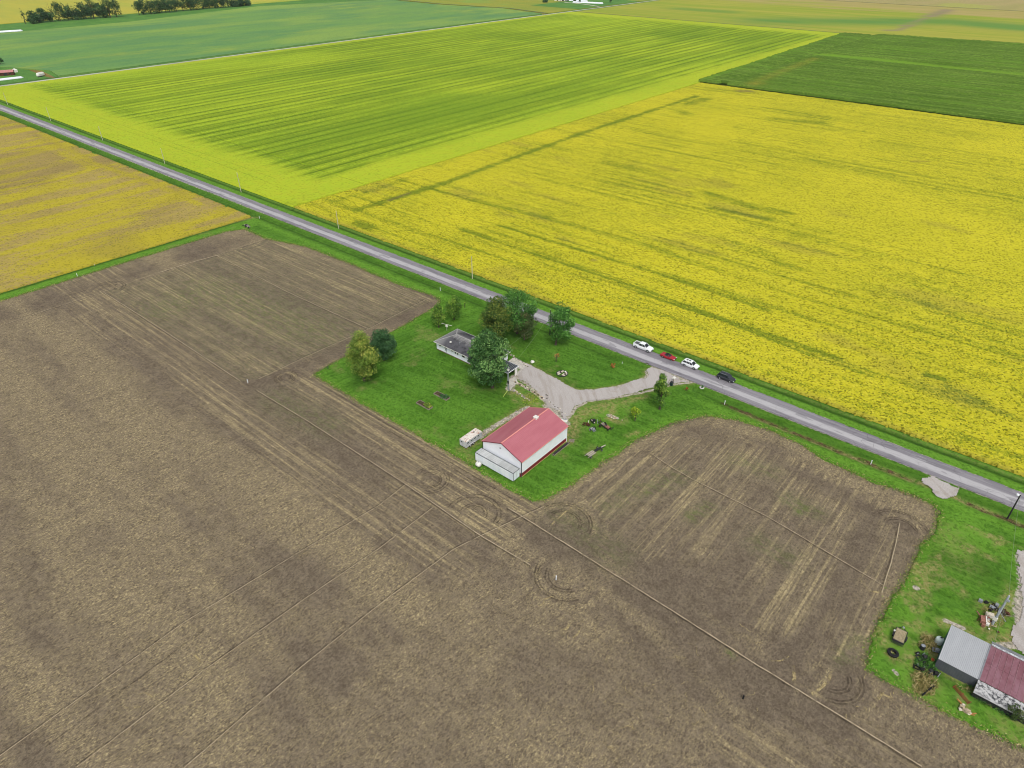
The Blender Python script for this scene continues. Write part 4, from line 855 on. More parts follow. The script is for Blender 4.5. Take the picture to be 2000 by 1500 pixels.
r = MB(); r.box(-3.2, 5.2, -.5, -.4, .3, .5); r.box(-3.2, 5.2, .4, .5, .3, .5); r.box(3.2, 3.4, -.8, .8, .0, .5); r.build('chassis', M_DKM, bt)
r = MB()
for k, yy in enumerate((-.5, .0, .5)): r.box(TL + .002, TL + .03, yy - .012, yy + .012, .55, TZ - .1)
r.build('rear_door', M_GREY, bt)
# white tank on its stand
tk = box_thing('water_tank', 'small round white tank on a stand at the left end of the box trailer', 'tank', -80.9, 84.4)
m = MB(); Mx = Matrix.Translation((0, 0, .95)) @ Matrix.Rotation(math.pi / 2, 4, 'Y'); m.lathe([(.01, -.62), (.35, -.6), (.55, -.45), (.6, 0), (.55, .45), (.35, .6), (.01, .62)], 18, Mx); m.build('tank_shell', M_OFF, tk, smooth=True)
m = MB(); m.tube((0, 0, 1.5), (0, 0, 1.62), .14); m.build('cap', M_GREY, tk)
for sx in (-.4, .4):
    for q in (-1, 1): m = MB(); m.beam((sx, .4 * q, 0), (sx, .2 * q, .55), .07); m.build('leg', M_DKM, tk)
# livestock trailer
lt = box_thing('livestock_trailer', 'pale grey livestock trailer with a rusty roof and four small windows beside the barn', 'trailer', -88.25, 89.8)
W2, L2, Z2 = 1.02, 2.65, 2.15; M_LT = flat('pale_grey_paint', '#c3c2c6', .5, .4, var=.1, sc=2)
_m = Mat('rust_patched_roof', .7, .3); _c = _m.mix(_m.step(_m.noise(1.1, 6, .7), .35, .6), C('#cfc6bb'), C('#ddd6cc')); _c = _m.mix(_m.step(_m.noise(1.3, 6, .75, dist=.6), .54, .6), _c, C('#9a5a40')); _m.col(_c); M_RRF = _m.m
for s in (-1, 1):
    wallbox(s * W2 - (.05 if s > 0 else 0), s * W2 + (0 if s > 0 else .05), -L2, L2, .45, Z2 - .02, 'side_panel', M_LT, lt)
    wallbox(-W2 + .05, W2 - .05, s * L2 - (.05 if s > 0 else 0), s * L2 + (0 if s > 0 else .05), .45, Z2 - .02, 'end_panel', M_LT, lt)
rf = MB(); rf.loft([[(-W2 - .03, yy, Z2 - .02), (W2 + .03, yy, Z2 - .02), (W2 - .1, yy, Z2 + .09), (-W2 + .1, yy, Z2 + .09)] for yy in (-L2 - .03, L2 + .03)]); rf.build('roof', M_RRF, lt)
m = MB(); m.box(-.25, .05, 1.1, 1.4, Z2 + .09, Z2 + .2); m.build('roof_hatch', M_DKM, lt)
for k in range(4):
    yy = -2.2 + k * 1.15; m = MB(); m.box(W2 - .01, W2 + .02, yy, yy + .5, 1.45, 1.75); m.build('window', M_GLASS, lt)
m = MB(); m.box(-.6, -.2, -L2 - .02, -L2 + .01, 1.5, 1.8); m.build('window', M_GLASS, lt)
m = MB(); m.box(W2 - .02, W2 + .025, -L2, L2, 1.12, 1.17); m.box(-.02, .02, -L2 - .03, -L2, .5, Z2 - .1); m.build('trim_strip', M_GREY, lt)
for yy in (-1.25, -.2):
    for s in (-1, 1): wheel(lt, s * (W2 + .0), yy, .38, .38, .22, ax='X', rim=M_OFF)
for s in (-1, 1): m = MB(); m.box(s * W2 - .13, s * W2 + .18, -1.8, .35, .78, .83); m.build('fender', M_LT, lt)
m = MB(); m.beam((-.6, L2, .5), (0, L2 + 1.1, .5), .09); m.beam((.6, L2, .5), (0, L2 + 1.1, .5), .09); m.tube((0, L2 + .9, 0), (0, L2 + .9, .7), .05); m.build('hitch', M_DKM, lt)
# timber stack & board
ls_ = box_thing('timber_stack', 'stack of dark long boards along the east side of the barn', 'lumber', -70.75, 101.4)
for k in range(5): m = MB(); m.box(-.35 + k * .15, -.24 + k * .15, -3 + R.uniform(-.2, .2), 3 + R.uniform(-.2, .2), 0, .12); m.build('board', M_DKM if k % 2 else M_WOOD, ls_)
m = MB(); m.box(-.25, .1, -2.6, 2.5, .125, .24); m.build('board', M_DKM, ls_)
pl = box_thing('pallet', 'weathered pallet leaning by the far corner of the barn', 'pallet', -70.6, 105.4, .5)
for k in range(6): m = MB(); m.box(-.6, .6, -.55 + k * .2, -.43 + k * .2, .12, .15); m.build('slat', M_WOOD, pl)
for k in (-.5, 0, .5): m = MB(); m.box(k - .05, k + .05, -.55, .6, 0, .118); m.build('bearer', M_WOOD, pl)
st_ = box_thing('door_stoop', 'small pale metal sheet lying at the north east corner of the barn', 'sheet metal', *at(1101, 822), .4)
m = MB(); m.box(-.9, .9, -.5, .5, 0, .05); m.build('sheet', M_OFF, st_); m = MB(); m.box(-.4, .6, .3, .8, .052, .1); m.build('sheet', M_GREY, st_)

# ------------------------------------------------------------------ house
hs_ = thing('ranch_house', 'long low white house with a grey hip roof behind the silver maple', 'house', (-115.1, 119.0, .05))
HX, HY, HZ, HR = 9.6, 4.3, 2.6, 4.35
_m = Mat('grey_shingles', .95, .05); _n = _m.noise(.5, 6, .75); _c = _m.mix(_m.step(_n, .38, .55), C('#3b3b3e'), C('#56565a'))
_p = _m.sepv(_m.P); _top = _m.step(_m.math('ADD', _p[2], _m.math('MULTIPLY', _m.noise((.9, .25, 1), 5, .75), 2.2)), 4.9, 5.9); _c = _m.mix(_m.math('MULTIPLY', _top, .85), _c, C('#9b9a98'))
_c = _m.mix(_m.step(_m.math('ADD', _p[0], _m.math('MULTIPLY', _m.noise(.5, 4, .6), 4)), -119.0, -121.5, 0, .7), _c, C('#8a8a8a')); _m.col(_c); _m.bump(_m.noise((2, 8, 1), 2, .5), .03, .5); M_SHIN = _m.m
M_SIDE = flat('white_siding', '#e2e6ec', .6, .3, var=.04, sc=1)
for s in (-1, 1):
    wallbox(-HX, HX, s * HY - (.12 if s > 0 else 0), s * HY + (0 if s > 0 else .12), .3, HZ, 'wall', M_SIDE, hs_)
    wallbox(s * HX - (.12 if s > 0 else 0), s * HX + (0 if s > 0 else .12), -HY + .122, HY - .122, .3, HZ, 'wall', M_SIDE, hs_)
wallbox(-HX - .03, HX + .03, -HY - .03, HY + .03, -.2, .298, 'foundation', flat('brown_foundation', '#6a4f42', .9, .1), hs_)
sdl = MB()
for k in range(11): sdl.box(-HX, HX, -HY - .014, -HY + .0, .36 + k * .2, .375 + k * .2)
tag(sdl.build('siding_line', M_SIDE, hs_), kind='stuff')
ov = .55; e = [(-HX - ov, -HY - ov), (HX + ov, -HY - ov), (HX + ov, HY + ov), (-HX - ov, HY + ov)]; rA = (-HX + 3.9, 0, HR); rB = (HX - 3.9, 0, HR)
E3 = [(a, b, HZ - .05) for a, b in e]
for f in ([E3[0], E3[1], rB, rA], [E3[1], E3[2], rB], [E3[2], E3[3], rA, rB], [E3[3], E3[0], rA]):
    m = MB(); m.poly([(a, b, c + .1) for a, b, c in f]); m.poly([(a, b, c) for a, b, c in f[::-1]])
    for i in range(len(f)): a = f[i]; b = f[(i + 1) % len(f)]; m.poly([a, b, (b[0], b[1], b[2] + .1), (a[0], a[1], a[2] + .1)])
    m.build('roof_plane', M_SHIN, hs_)
for i in range(4):
    a = E3[i]; b = E3[(i + 1) % 4]; m = MB(); m.beam((a[0], a[1], a[2] + .03), (b[0], b[1], b[2] + .03), .06, .17); m.build('fascia', M_OFF, hs_)
M_RC = flat('pale_ridge_cap', '#a3a2a0', .9, .2)
for a, b in ((rA, rB), (E3[0], rA), (E3[3], rA), (E3[1], rB), (E3[2], rB)):
    m = MB(); m.beam((a[0], a[1], a[2] + .11), (b[0], b[1], b[2] + .11), .28, .05); m.build('ridge_cap', M_RC, hs_)
for xx, w_, hh in ((-8.2, .75, .45), (-5.9, .8, .5), (-3.4, .5, .4), (-2.1, .45, .75), (-1.3, .45, .75), (.9, .9, .8), (3.5, 1.2, .9), (6.5, 1.2, .9)):
    fr = MB(); z0 = 1.75 if hh < .6 else 1.5; fr.box(xx - w_ / 2 - .06, xx + w_ / 2 + .06, -HY - .05, -HY - .0, z0 - .06, z0 + hh + .06); f_ = fr.build('window', M_OFF, hs_)
    p = MB(); p.box(xx - w_ / 2, xx + w_ / 2, -HY - .058, -HY - .02, z0, z0 + hh); p.build('pane', M_GLASS, f_)
m = MB(); m.box(HX - .0, HX + .05, 1.2, 2.1, .35, 2.3); m.build('door', M_OFF, hs_)
m = MB(); m.box(HX + .0, HX + .04, -3.2, -1.4, 1.1, 2.1); m.build('window', M_GLASS, hs_)
m = MB(); m.tube((-5.2, -3.0, 3.0), (-5.2, -3.0, 3.4), .08); m.lathe([(.01, 3.38), (.3, 3.4), (.34, 3.5), (.25, 3.62), (.01, 3.66)], 12, Matrix.Translation((-5.2, -3.0, 0))); m.build('roof_vent', M_OFF, hs_)
m = MB(); m.tube((-2.4, -2.4, 3.2), (-2.4, -2.4, 4.1), .06); m.tube((-2.4, -2.4, 4.0), (-2.1, -2.4, 4.15), .07); m.build('vent_pipe', M_GREY, hs_)
m = MB(); m.box(-.6, .2, .6, 1.3, 3.9, 4.9); m.build('chimney', flat('grey_chimney', '#77787a'), hs_)
m = MB(); m.tube((-5.6, -HY - .15, .3), (-5.6, -HY - .15, 1.6), .05); m.box(-5.9, -5.5, -HY - .35, -HY - .06, 1.3, 1.7); m.build('meter_box', M_GREY, hs_)
# antenna / swing behind the house
an = box_thing('clothes_line', 'white T shaped bar standing behind the left end of the house', 'clothes line', *at(873, 646), .25)
m = MB(); m.tube((0, 0, 0), (0, 0, 2.0), .05); m.build('post', M_OFF, an); m = MB(); m.beam((-1.8, 0, 2.0), (1.8, 0, 2.0), .09); m.build('crossbar', M_OFF, an); m = MB(); m.box(-.35, .35, -.1, .1, 1.2, 1.7); m.build('box', M_OFF, an)
# carport
cp = box_thing('carport', 'open carport with a dark ribbed flat roof on white posts beside the house', 'carport', -101.6, 117.3)
M_DR = flat('dark_ribbed_steel', '#3b3e44', .5, .4, var=.08)
m = MB(); m.loft([[(-3.4, -2.2, 2.45), (3.1, -2.2, 2.45), (3.1, -2.2, 2.53), (-3.4, -2.2, 2.53)], [(-3.4, 2.2, 2.6), (3.1, 2.2, 2.6), (3.1, 2.2, 2.68), (-3.4, 2.2, 2.68)]]); m.build('roof', M_DR, cp)
for k in range(12): xx = -3.2 + k * .55; m = MB(); m.beam((xx, -2.18, 2.56), (xx, 2.18, 2.71), .06, .05); m.build('roof_rib', M_GREY, cp)
for a, b in (((-3.4, -2.23, 2.45), (3.13, -2.23, 2.45)), ((3.14, -2.23, 2.45), (3.14, 2.23, 2.6)), ((-3.4, 2.23, 2.6), (3.13, 2.23, 2.6))): m = MB(); m.beam(a, b, .06, .22); m.build('fascia', M_WHITE, cp)
for xx in (-3.2, 3.0):
    for yy in (-2.1, 2.1): m = MB(); m.box(xx - .06, xx + .06, yy - .06, yy + .06, 0, 2.42 if yy < 0 else 2.56); m.build('post', M_OFF, cp)
m = MB(); m.box(2.9, 2.98, .9, 1.8, 0, 2.4); m.build('storage_panel', M_OFF, cp)
gr_ = box_thing('barbecue_grill', 'dark round grill standing under the carport', 'grill', *at(1001, 731)); m = MB(); m.lathe([(.01, .6), (.3, .65), (.4, .85), (.3, 1.05), (.01, 1.12)], 12); m.build('bowl', M_DKM, gr_)
for k in range(3): m = MB(); t = k * 2.1; m.tube((.35 * math.cos(t), .35 * math.sin(t), 0), (.15 * math.cos(t), .15 * math.sin(t), .7), .02, n=5); m.build('leg', M_DKM, gr_)
# concrete slabs as pieces of a patio
pt = thing('patio', 'pale concrete slabs between the house, carport and gravel drive', 'patio', (0, 0, 0))
for q in ([(1004, 697), (1030, 711), (1018, 722), (992, 706)], [(1018, 722.6), (1030.2, 711.6), (1030, 712), (1009, 733), (1008.5, 731)], [(993, 742), (1007, 735), (1011, 745), (996, 762)]):
    a = [at(*p, z=.26) for p in q]; m = MB(); m.poly([(x, y, .26) for x, y in a][::-1]); n = len(a)
    for i in range(n): x, y = a[i]; x2, y2 = a[(i + 1) % n]; m.poly([(x, y, .26), (x2, y2, .26), (x2, y2, .05), (x, y, .05)])
    m.build('slab', M_CONC, pt)
def stone_row(name, label, uv, n, r, mats, parent_cat='stone edging', z=.2, spread=.25):
    t = thing(name, label, parent_cat, (*at(*uv[0]), 0)); ox, oy = at(*uv[0]); P = pts(*uv); seg = []
    for i in range(n):
        f = i / (n - 1) * (len(P) - 1); k = min(int(f), len(P) - 2); q = f - k
        x = P[k][0] * (1 - q) + P[k + 1][0] * q - ox + R.uniform(-spread, spread); y = P[k][1] * (1 - q) + P[k + 1][1] * q - oy + R.uniform(-spread, spread)
        m = MB(); m.rock(x, y, z, r * R.uniform(.7, 1.3)); m.build('stone', mats[i % len(mats)], t)
    return t
M_ST1 = flat('tan_stone', '#b09f86', .9, .1, var=.2, sc=4); M_ST3 = flat('grey_stone', '#948e86', .9, .1, var=.2, sc=4); M_ST4 = flat('pale_stone', '#cfc6b4', .9, .1, var=.15, sc=4); M_STD = flat('dark_stone', '#4c4640', .9, .1, var=.2, sc=4)
stone_row('stone_border', 'pale stone edging of the bed behind the carport', [(998, 694), (1008, 702), (1018, 708), (1028, 716), (1031, 717)], 22, .26, [M_ST1, M_ST3, M_ST4, M_STD])
stone_row('stone_border', 'long row of broken tan blocks along the gravel drive', [(1003, 745), (1018, 753), (1034, 762), (1050, 772), (1062, 780)], 30, .26, [M_ST4, M_ST1, M_ST1, M_STD])
stone_row('stone_border', 'lower row of stacked grey stones on the lawn side of the weedy bed', [(1004, 764), (1014, 770), (1026, 778), (1034, 783)], 20, .27, [M_ST3, M_ST4, M_ST1])
stone_row('stone_border', 'dark and white rocks where the drive narrows towards the barn', [(1063, 772), (1068, 780), (1078, 790), (1092, 803), (1100, 812)], 26, .2, [M_STD, M_ST3, M_ST4], spread=.7)
stone_row('stone_border', 'ragged strip of pale stones along the west side of the barn', [(935, 856), (958, 841), (985, 823), (1015, 804), (1030, 797)], 34, .22, [M_ST4, M_ST1, M_ST3], spread=.6)
rk = thing('white_boulder', 'white boulder lying on the lawn east of the house', 'rock', (*at(1040, 709), .2)); m = MB(); m.rock(0, 0, .2, .62, 9, .6); m.build('stone', M_OFF, rk); m = MB(); m.rock(-.5, .3, .1, .3, 7); m.build('stone', M_ST4, rk)
for i, (u, v, lab) in enumerate(((1197, 816, 'heap of pale rocks in the worn grass east of the barn'), (1215, 822, 'small white rock beside the heap of pale rocks'))):
    t = thing('rock_heap' if i == 0 else 'small_rock', lab, 'rocks' if i == 0 else 'rock', (*at(u, v), .15))
    for k in range(9 if i == 0 else 1): m = MB(); m.rock(R.uniform(-1.0, 1.0) * (i == 0), R.uniform(-.6, .6) * (i == 0), .1, R.uniform(.18, .38)); m.build('stone', M_ST4 if k % 2 else M_ST1, t)
# paved ring on front lawn
fp = thing('fire_pit', 'low ring of pale paving blocks with a dark rim on the front lawn', 'fire pit', (*at(1098, 731), .18))
m = MB(); m.lathe([(1.5, -.1), (1.62, .12), (1.5, .16), (1.38, .12), (1.36, -.1)], 24); m.build('rim', M_DKM, fp)
for i in range(5):
    for j in range(5):
        if (i - 2) ** 2 + (j - 2) ** 2 > 6 or i == 2: continue
        m = MB(); x = (i - 2) * .52; y = (j - 2) * .52; m.box(x - .22, x + .22, y - .22, y + .22, 0, .14 + R.uniform(0, .08)); m.build('paver', M_ST4 if (i + j) % 3 else M_STD, fp)
m = MB(); m.rock(.3, 1.0, .3, .28); m.build('stone', M_OFF, fp)
# raised beds
def bed(label, uv, leafm, seed):
    c = at(*uv); t = thing('raised_bed', label, 'raised bed', (*c, .12), group='raised beds on the lawn')
    for a in ((-2.3, 2.3, -.72, -.64), (-2.3, 2.3, .64, .72), (-2.3, -2.22, -.638, .638), (2.22, 2.3, -.638, .638)): wallbox(a[0], a[1], a[2], a[3], 0, .38, 'board', M_WOOD, t)
    wallbox(-2.21, 2.21, -.63, .63, .0, .28, 'soil', M_BROWNS, t)
    V, q, tt = foliage((1.1, 0, .55), (1.5, .85, .5), 16, 700, .2, (.3, .5), seed); link('plants', fast_mesh('plants', V, q, {'tint': tt}, smooth=False), leafm, t)['kind'] = 'stuff'
    V, q, tt = foliage((-1.0, 0, .35), (1.1, .5, .15), 8, 60, .13, (.3, .5), seed + 1); link('plants', fast_mesh('plants', V, q, {'tint': tt}, smooth=False), L_DULL, t)['kind'] = 'stuff'
bed('raised wooden bed nearer the barn with rusty green plants in its right half', (829, 793), L_OLIVE, 5)
bed('raised wooden bed nearer the house with blue green plants in its right half', (863, 775), L_DARK, 8)

# ------------------------------------------------------------------ poles and wires
M_POLE = flat('grey_pole_wood', '#9a9486', .9, .1, var=.15, sc=3); M_PALEP = flat('pale_pole_wood', '#b9b7a0', .9, .1, var=.1, sc=3)
def pole(label, x, y, h, r=.16, mat=M_POLE, arm=0.0, group=None, tr=False, name='utility_pole', z=.1):
    t = thing(name, label, 'utility pole', (x, y, z), group=group); m = MB(); m.tube((0, 0, -.3), (0, 0, h), r * 1.15, r * .8, 10); m.build('pole', mat, t)
    if arm: m = MB(); m.beam((0, -arm, h - .5), (0, arm, h - .5), .12); m.build('crossarm', mat, t)
    ys = (-arm * .9, arm * .9) if arm else (0,)
    for yy in ys: m = MB(); m.tube((0, yy, h - .45 if arm else h), (0, yy, h - .2 if arm else h + .2), .06, .04, 6); m.build('insulator', M_OFF, t)
    if tr: m = MB(); m.tube((.3, 0, h - 1.7), (.3, 0, h - .9), .24, n=12); m.build('transformer', M_GREY, t)
    return t
WHERE = ['first roadside pole from the left edge, by the far road junction', 'second roadside pole from the left, beside the yellow field', 'third roadside pole from the left, beside the yellow field', 'fourth roadside pole from the left, opposite the dry bean field', 'fifth roadside pole from the left, opposite the dry bean field corner', 'sixth roadside pole, at the corner between the two yellow fields', 'seventh roadside pole, across the road left of the bronze tree']
for (u, v), lab, h in zip(((20.5, 204), (102.7, 235.7), (202, 274), (323.5, 319.3), (470.7, 375.5), (661, 446.7), (916, 547.5)), WHERE, (7.5, 8, 7.5, 7.5, 8.8, 7.2, 8)):
    x, y = at(u, v); pole('weathered ' + lab, x, 156.0, h, .14, M_PALEP, group='utility poles along the road')
pole('dark pole with a transformer by the road behind the front lawn tree', *at(1074, 654), 8.2, .16, M_DKM, tr=True)
pR = at(1968, 1012); pole('dark pole with a white lamp on the right road edge', *pR, 6.3, .14, M_DKM, name='lamp_pole')
lr = bpy.data.objects['lamp_pole']; m = MB(); m.beam((0, 0, 6.2), (-.3, -.2, 6.3), .06); m.build('lamp_arm', M_DKM, lr); m = MB(); m.lathe([(.01, 6.15), (.3, 6.18), (.26, 6.4), (.01, 6.45)], 12, Matrix.Translation((-.4, -.25, 0))); m.build('lamp_head', M_WHITE, lr)
pB = at(1937, 1220); pb = pole('thick grey pole leaning over the scrap heap in the right farmyard', *pB, 7.4, .2, flat('silver_pole', '#a3aab0', .7, .3), name='yard_pole')
m = MB(); m.beam((-.2, -.9, 3.6), (-.2, .7, 3.6), .09); m.beam((-.2, -.9, 3.9), (-.2, .5, 3.9), .07); m.beam((0, 0, 3.4), (1.3, -.6, 2.4), .09); m.build('bracket', M_GREY, pb); m = MB(); m.box(.1, .45, -.2, .2, 6.2, 6.5); m.build('junction_box', M_GREY, pb)
m = MB(); m.box(-.3, .3, -.25, .05, 1.2, 1.9); m.build('meter_box', M_OFF, pb)
mp = at(993.5, 764); mt_ = pole('slim grey mast with a lamp and meter boxes at the corner of the carport', *mp, 7.2, .1, M_GREY, name='service_mast')
m = MB(); m.box(-.3, .1, -.2, .2, 6.2, 6.7); m.build('lamp_head', M_OFF, mt_); m = MB(); m.box(-.2, .2, -.3, -.1, 2.4, 3.1); m.build('meter_box', M_DKM, mt_)
m = MB(); m.beam((-.28, 0, .4), (-.28, 0, 5.6), .1); m.build('conduit', M_GREY, mt_)
gy = thing('guy_marker', 'slanting yellow green guy wire guard beside the service mast', 'guy wire', (*at(982.5, 776), .12)); m = MB(); m.tube((0, 0, 0), (.55, 1.3, 1.75), .06, n=6); m.build('guard', flat('yellow_green_plastic', '#b9d060', .5), gy)
M_WIRE = flat('wire', '#7d8a68', .6)
def wire(label, a, b, sag, r=.022):
    t = thing('overhead_wire', label, 'wire', a); m = MB(); n = 12; A = Vector((0, 0, 0)); B = Vector(b) - Vector(a); P = [A.lerp(B, i / n) - Vector((0, 0, sag * 4 * (i / n) * (1 - i / n))) for i in range(n + 1)]
    for p, q in zip(P[:-1], P[1:]): m.tube(p, q, r, n=4, cap=False)
    m.build('strand', M_WIRE, t)
tp = at(1074, 654)
wire('left of two service wires from the roadside pole to the house', (tp[0], tp[1], 8.0), (-106.2, 119.0, 3.4), .8); wire('right of two service wires from the roadside pole to the service mast', (tp[0] + .3, tp[1], 7.8), (mp[0], mp[1], 6.6), .8)
wire('thin wire from the grey yard pole towards the lamp pole', (pB[0], pB[1], 7.4), (pR[0], pR[1], 6.2), .6); wire('thin wire from the grey yard pole down to the metal shed', (pB[0], pB[1], 6.8), (15.2, 102.0, 3.6), .5)

# white markers
MK = [(484.5, 748.5, 'white riser pipe where two pale furrows end near the lawn corner'), (151.5, 540, 'white riser pipe in the green strip beside the dry bean field'), (507, 427, 'white riser pipe near the road at the field corner'), (185, 519, 'small white stake at the edge of the dry beans'),
      (860, 568, 'white riser pipe in the verge above the young trees'), (1415, 790, 'white riser pipe at the ditch south of the black car'), (1700.5, 907, 'white riser pipe beside the ditch left of the gravel patch'), (1086, 1133, 'white riser pipe standing alone in the tilled field'), (1215, 711, 'thin white stake on the front lawn')]
for u, v, lab in MK:
    t = thing('riser_pipe', lab, 'pipe', (*at(u, v), .05), group='white riser pipes'); sc = .6 if 'stake' in lab else 1
    m = MB(); m.tube((0, 0, 0), (0, 0, 1.0 * sc), .085 * sc, n=10); m.build('pipe', M_WHITE, t); m = MB(); m.tube((0, 0, 1.002 * sc), (0, 0, 1.1 * sc), .11 * sc, n=10); m.build('cap', M_WHITE, t)
t = thing('black_riser', 'black riser pipe standing in the tilled field near the bottom', 'pipe', (*at(1451, 1365), .05)); m = MB(); m.tube((0, 0, 0), (0, 0, .8), .13, n=10); m.build('pipe', M_BLACK, t)
# mailbox, bin and planter
mb = thing('mailbox', 'white mailbox on a post by the driveway mouth', 'mailbox', (*at(1315, 747), .2)); m = MB(); m.box(-.05, .05, -.05, .05, 0, 1.1); m.build('post', M_WOOD, mb); m = MB(); m.loft([[(-.35, y, 1.1), (.35, y, 1.1), (.35, y, 1.35), (.2, y, 1.5), (-.2, y, 1.5), (-.35, y, 1.35)] for y in (-.4, .4)]); m.build('box', M_OFF, mb)
wb = thing('wheelie_bin', 'dark teal bin with bags beside the driveway tree', 'bin', (*at(1311, 754), .2)); m = MB(); m.loft([[(-.3, -.3, 0), (.3, -.3, 0), (.3, .3, 0), (-.3, .3, 0)], [(-.38, -.38, 1.0), (.38, -.38, 1.0), (.38, .38, 1.0), (-.38, .38, 1.0)]]); m.build('bin_body', flat('teal_plastic', '#1f3a3c', .5), wb); m = MB(); m.box(-.4, .4, -.4, .42, 1.0, 1.08); m.build('lid', M_DKM, wb)
pn = thing('tyre_planter', 'white ringed planter with a dark plant at the road edge', 'planter', (*at(1370.5, 759), .22)); m = MB(); m.lathe([(.45, 0), (.62, .05), (.62, .25), (.45, .3), (.42, .05)], 18, close=True); m.build('ring', M_OFF, pn); V, q, tt = foliage((0.1, .1, .5), (.35, .35, .5), 6, 90, .16, (.3, .5), 3); link('plant', fast_mesh('plant', V, q, {'tint': tt}, smooth=False), L_DARK, pn)

# ------------------------------------------------------------------ vehicles
def ring(x, hw, zb, zs, hwb=None):           # cross-section of a car body at station x
    b = hwb or hw * .93; return [(x, -b, zb), (x, -hw, zb + (zs - zb) * .35), (x, -hw * .985, zb + (zs - zb) * .75), (x, -hw * .86, zs), (x, hw * .86, zs), (x, hw * .985, zb + (zs - zb) * .75), (x, hw, zb + (zs - zb) * .35), (x, b, zb)]
def car(name, label, cat, x, y, paint, kind, group='vehicles parked along the road', rz=0.0):
    t = thing(name, label, cat, (x, y, .27), rz, group)
    if kind == 'pickup':
        Ln = 2.9; st = [(-2.9, .86, .5, 1.08), (-2.82, .98, .42, 1.18), (-1.1, 1.0, .35, 1.2), (-.2, 1.0, .33, 1.2), (1.1, 1.0, .35, 1.2), (1.7, .99, .38, 1.22), (2.55, .96, .4, 1.14), (2.86, .85, .45, .98)]
        cab = [(-1.15, .86, .84), (1.35, .86, .84), (.55, .7, .74), (-.95, .72, .74)]; top = 1.88; wr, wx = .4, (-1.95, 1.9)
    elif kind == 'coupe':
        Ln = 2.2; st = [(-2.2, .7, .4, .8), (-2.1, .84, .28, .92), (-1.3, .9, .22, .95), (-.3, .88, .2, .88), (.7, .89, .2, .88), (1.4, .9, .24, .78), (1.95, .84, .28, .66), (2.2, .68, .35, .55)]
        cab = [(-1.25, .72, .74), (.75, .74, .72), (.05, .55, .58), (-.75, .55, .58)]; top = 1.22; wr, wx = .32, (-1.3, 1.35)
    else:
        Ln = 2.4; st = [(-2.4, .8, .45, .95), (-2.3, .92, .32, 1.08), (-1.3, .95, .28, 1.1), (-.3, .95, .26, 1.08), (.8, .95, .26, 1.06), (1.5, .94, .3, 1.0), (2.15, .88, .34, .86), (2.4, .72, .42, .72)]
        cab = [(-2.15, .84, .82), (1.15, .84, .8), (.45, .66, .7), (-1.85, .68, .7)]; top = 1.66; wr, wx = .36, (-1.42, 1.45)
    m = MB(); m.loft([ring(*s) for s in st]); b = m.build('body', paint, t, smooth=False)
    zs = 1.02 if kind == 'suv' else (1.16 if kind == 'pickup' else .84)
    (x0, w0, _), (x1, w1, _), (x2, w2, _), (x3, w3, _) = cab
    g = MB(); g.loft([[(x0, -w0, zs), (x1, -w1, zs), (x1, w1, zs), (x0, w0, zs)], [(x3, -w3, top), (x2, -w2, top), (x2, w2, top), (x3, w3, top)]]); g.build('windows', M_GLASS, t)
    rmat = M_BLACK if kind == 'coupe' else paint
    r = MB(); e = .04; r.loft([[(x3 - e, -w3 - e, top + .002), (x2 + e, -w2 - e, top + .002), (x2 + e, w2 + e, top + .002), (x3 - e, w3 + e, top + .002)], [(x3 + .08, -w3 + .08, top + .07), (x2 - .1, -w2 + .08, top + .07), (x2 - .1, w2 - .08, top + .07), (x3 + .08, w3 - .08, top + .07)]]); r.build('roof', rmat, t)
    for s in (-1, 1):
        p = MB()
        for f in (0, .5, 1.) if kind == 'pickup' else ((0, .34, .67, 1.) if kind == 'suv' else (0, 1.)):
            a = Vector((x0 + (x1 - x0) * f, s * (w0 + .012), zs)); c = Vector((x3 + (x2 - x3) * f, s * (w3 + .012), top)); p.beam(a, c, .09, .05)
        p.build('pillar', rmat if kind != 'coupe' else paint, t)
        m = MB(); m.box(x1 - .35, x1 - .15, s * (w1 + .12) - .1, s * (w1 + .12) + .1, zs, zs + .16); m.build('mirror', paint, t)
        m = MB(); m.box(Ln - .22, Ln + .0, s * .62 - .15, s * .62 + .15, .62 if kind != 'pickup' else .82, .76 if kind != 'pickup' else 1.0); m.build('headlight', flat('headlight_glass', '#c9d2d8', .15, .8), t)
        m = MB(); m.box(-Ln - .02, -Ln + .12, s * .72 - .09, s * .72 + .09, .7, .98); m.build('tail_light', flat('red_lens', '#8a1418', .3, .5), t)
        for xx in wx: wheel(t, xx, s * (st[3][1] - .1), wr, wr, .24, rim=flat('silver_rim', '#c3c7cb', .3, .6))
        for xx in wx:
            m = MB(); M = Matrix.Translation((xx, s * (st[3][1] + .004), wr)) @ Matrix.Rotation(math.pi / 2, 4, 'X'); m.lathe([(wr * 1.02, -.012), (wr * 1.2, -.012), (wr * 1.2, .012), (wr * 1.02, .012)], 18, M, close=True); m.build('wheel_arch', M_DKM, t)
    m = MB(); m.box(Ln - .06, Ln + .05, -.5, .5, .5, .68); m.build('grille', M_DKM, t)
    if kind == 'pickup':
        m = MB(); m.box(-2.75, -1.2, -.82, .82, 1.19, 1.205); m.build('truck_bed', flat('grey_bed_liner', '#55585c', .8), t)
        for s in (-1, 1): m = MB(); m.box(-2.85, -1.18, s * .92 - .06, s * .92 + .06, 1.15, 1.4); m.build('bed_side', paint, t)
        m = MB(); m.box(-2.88, -2.8, -.86, .86, .8, 1.38); m.build('tailgate', paint, t)
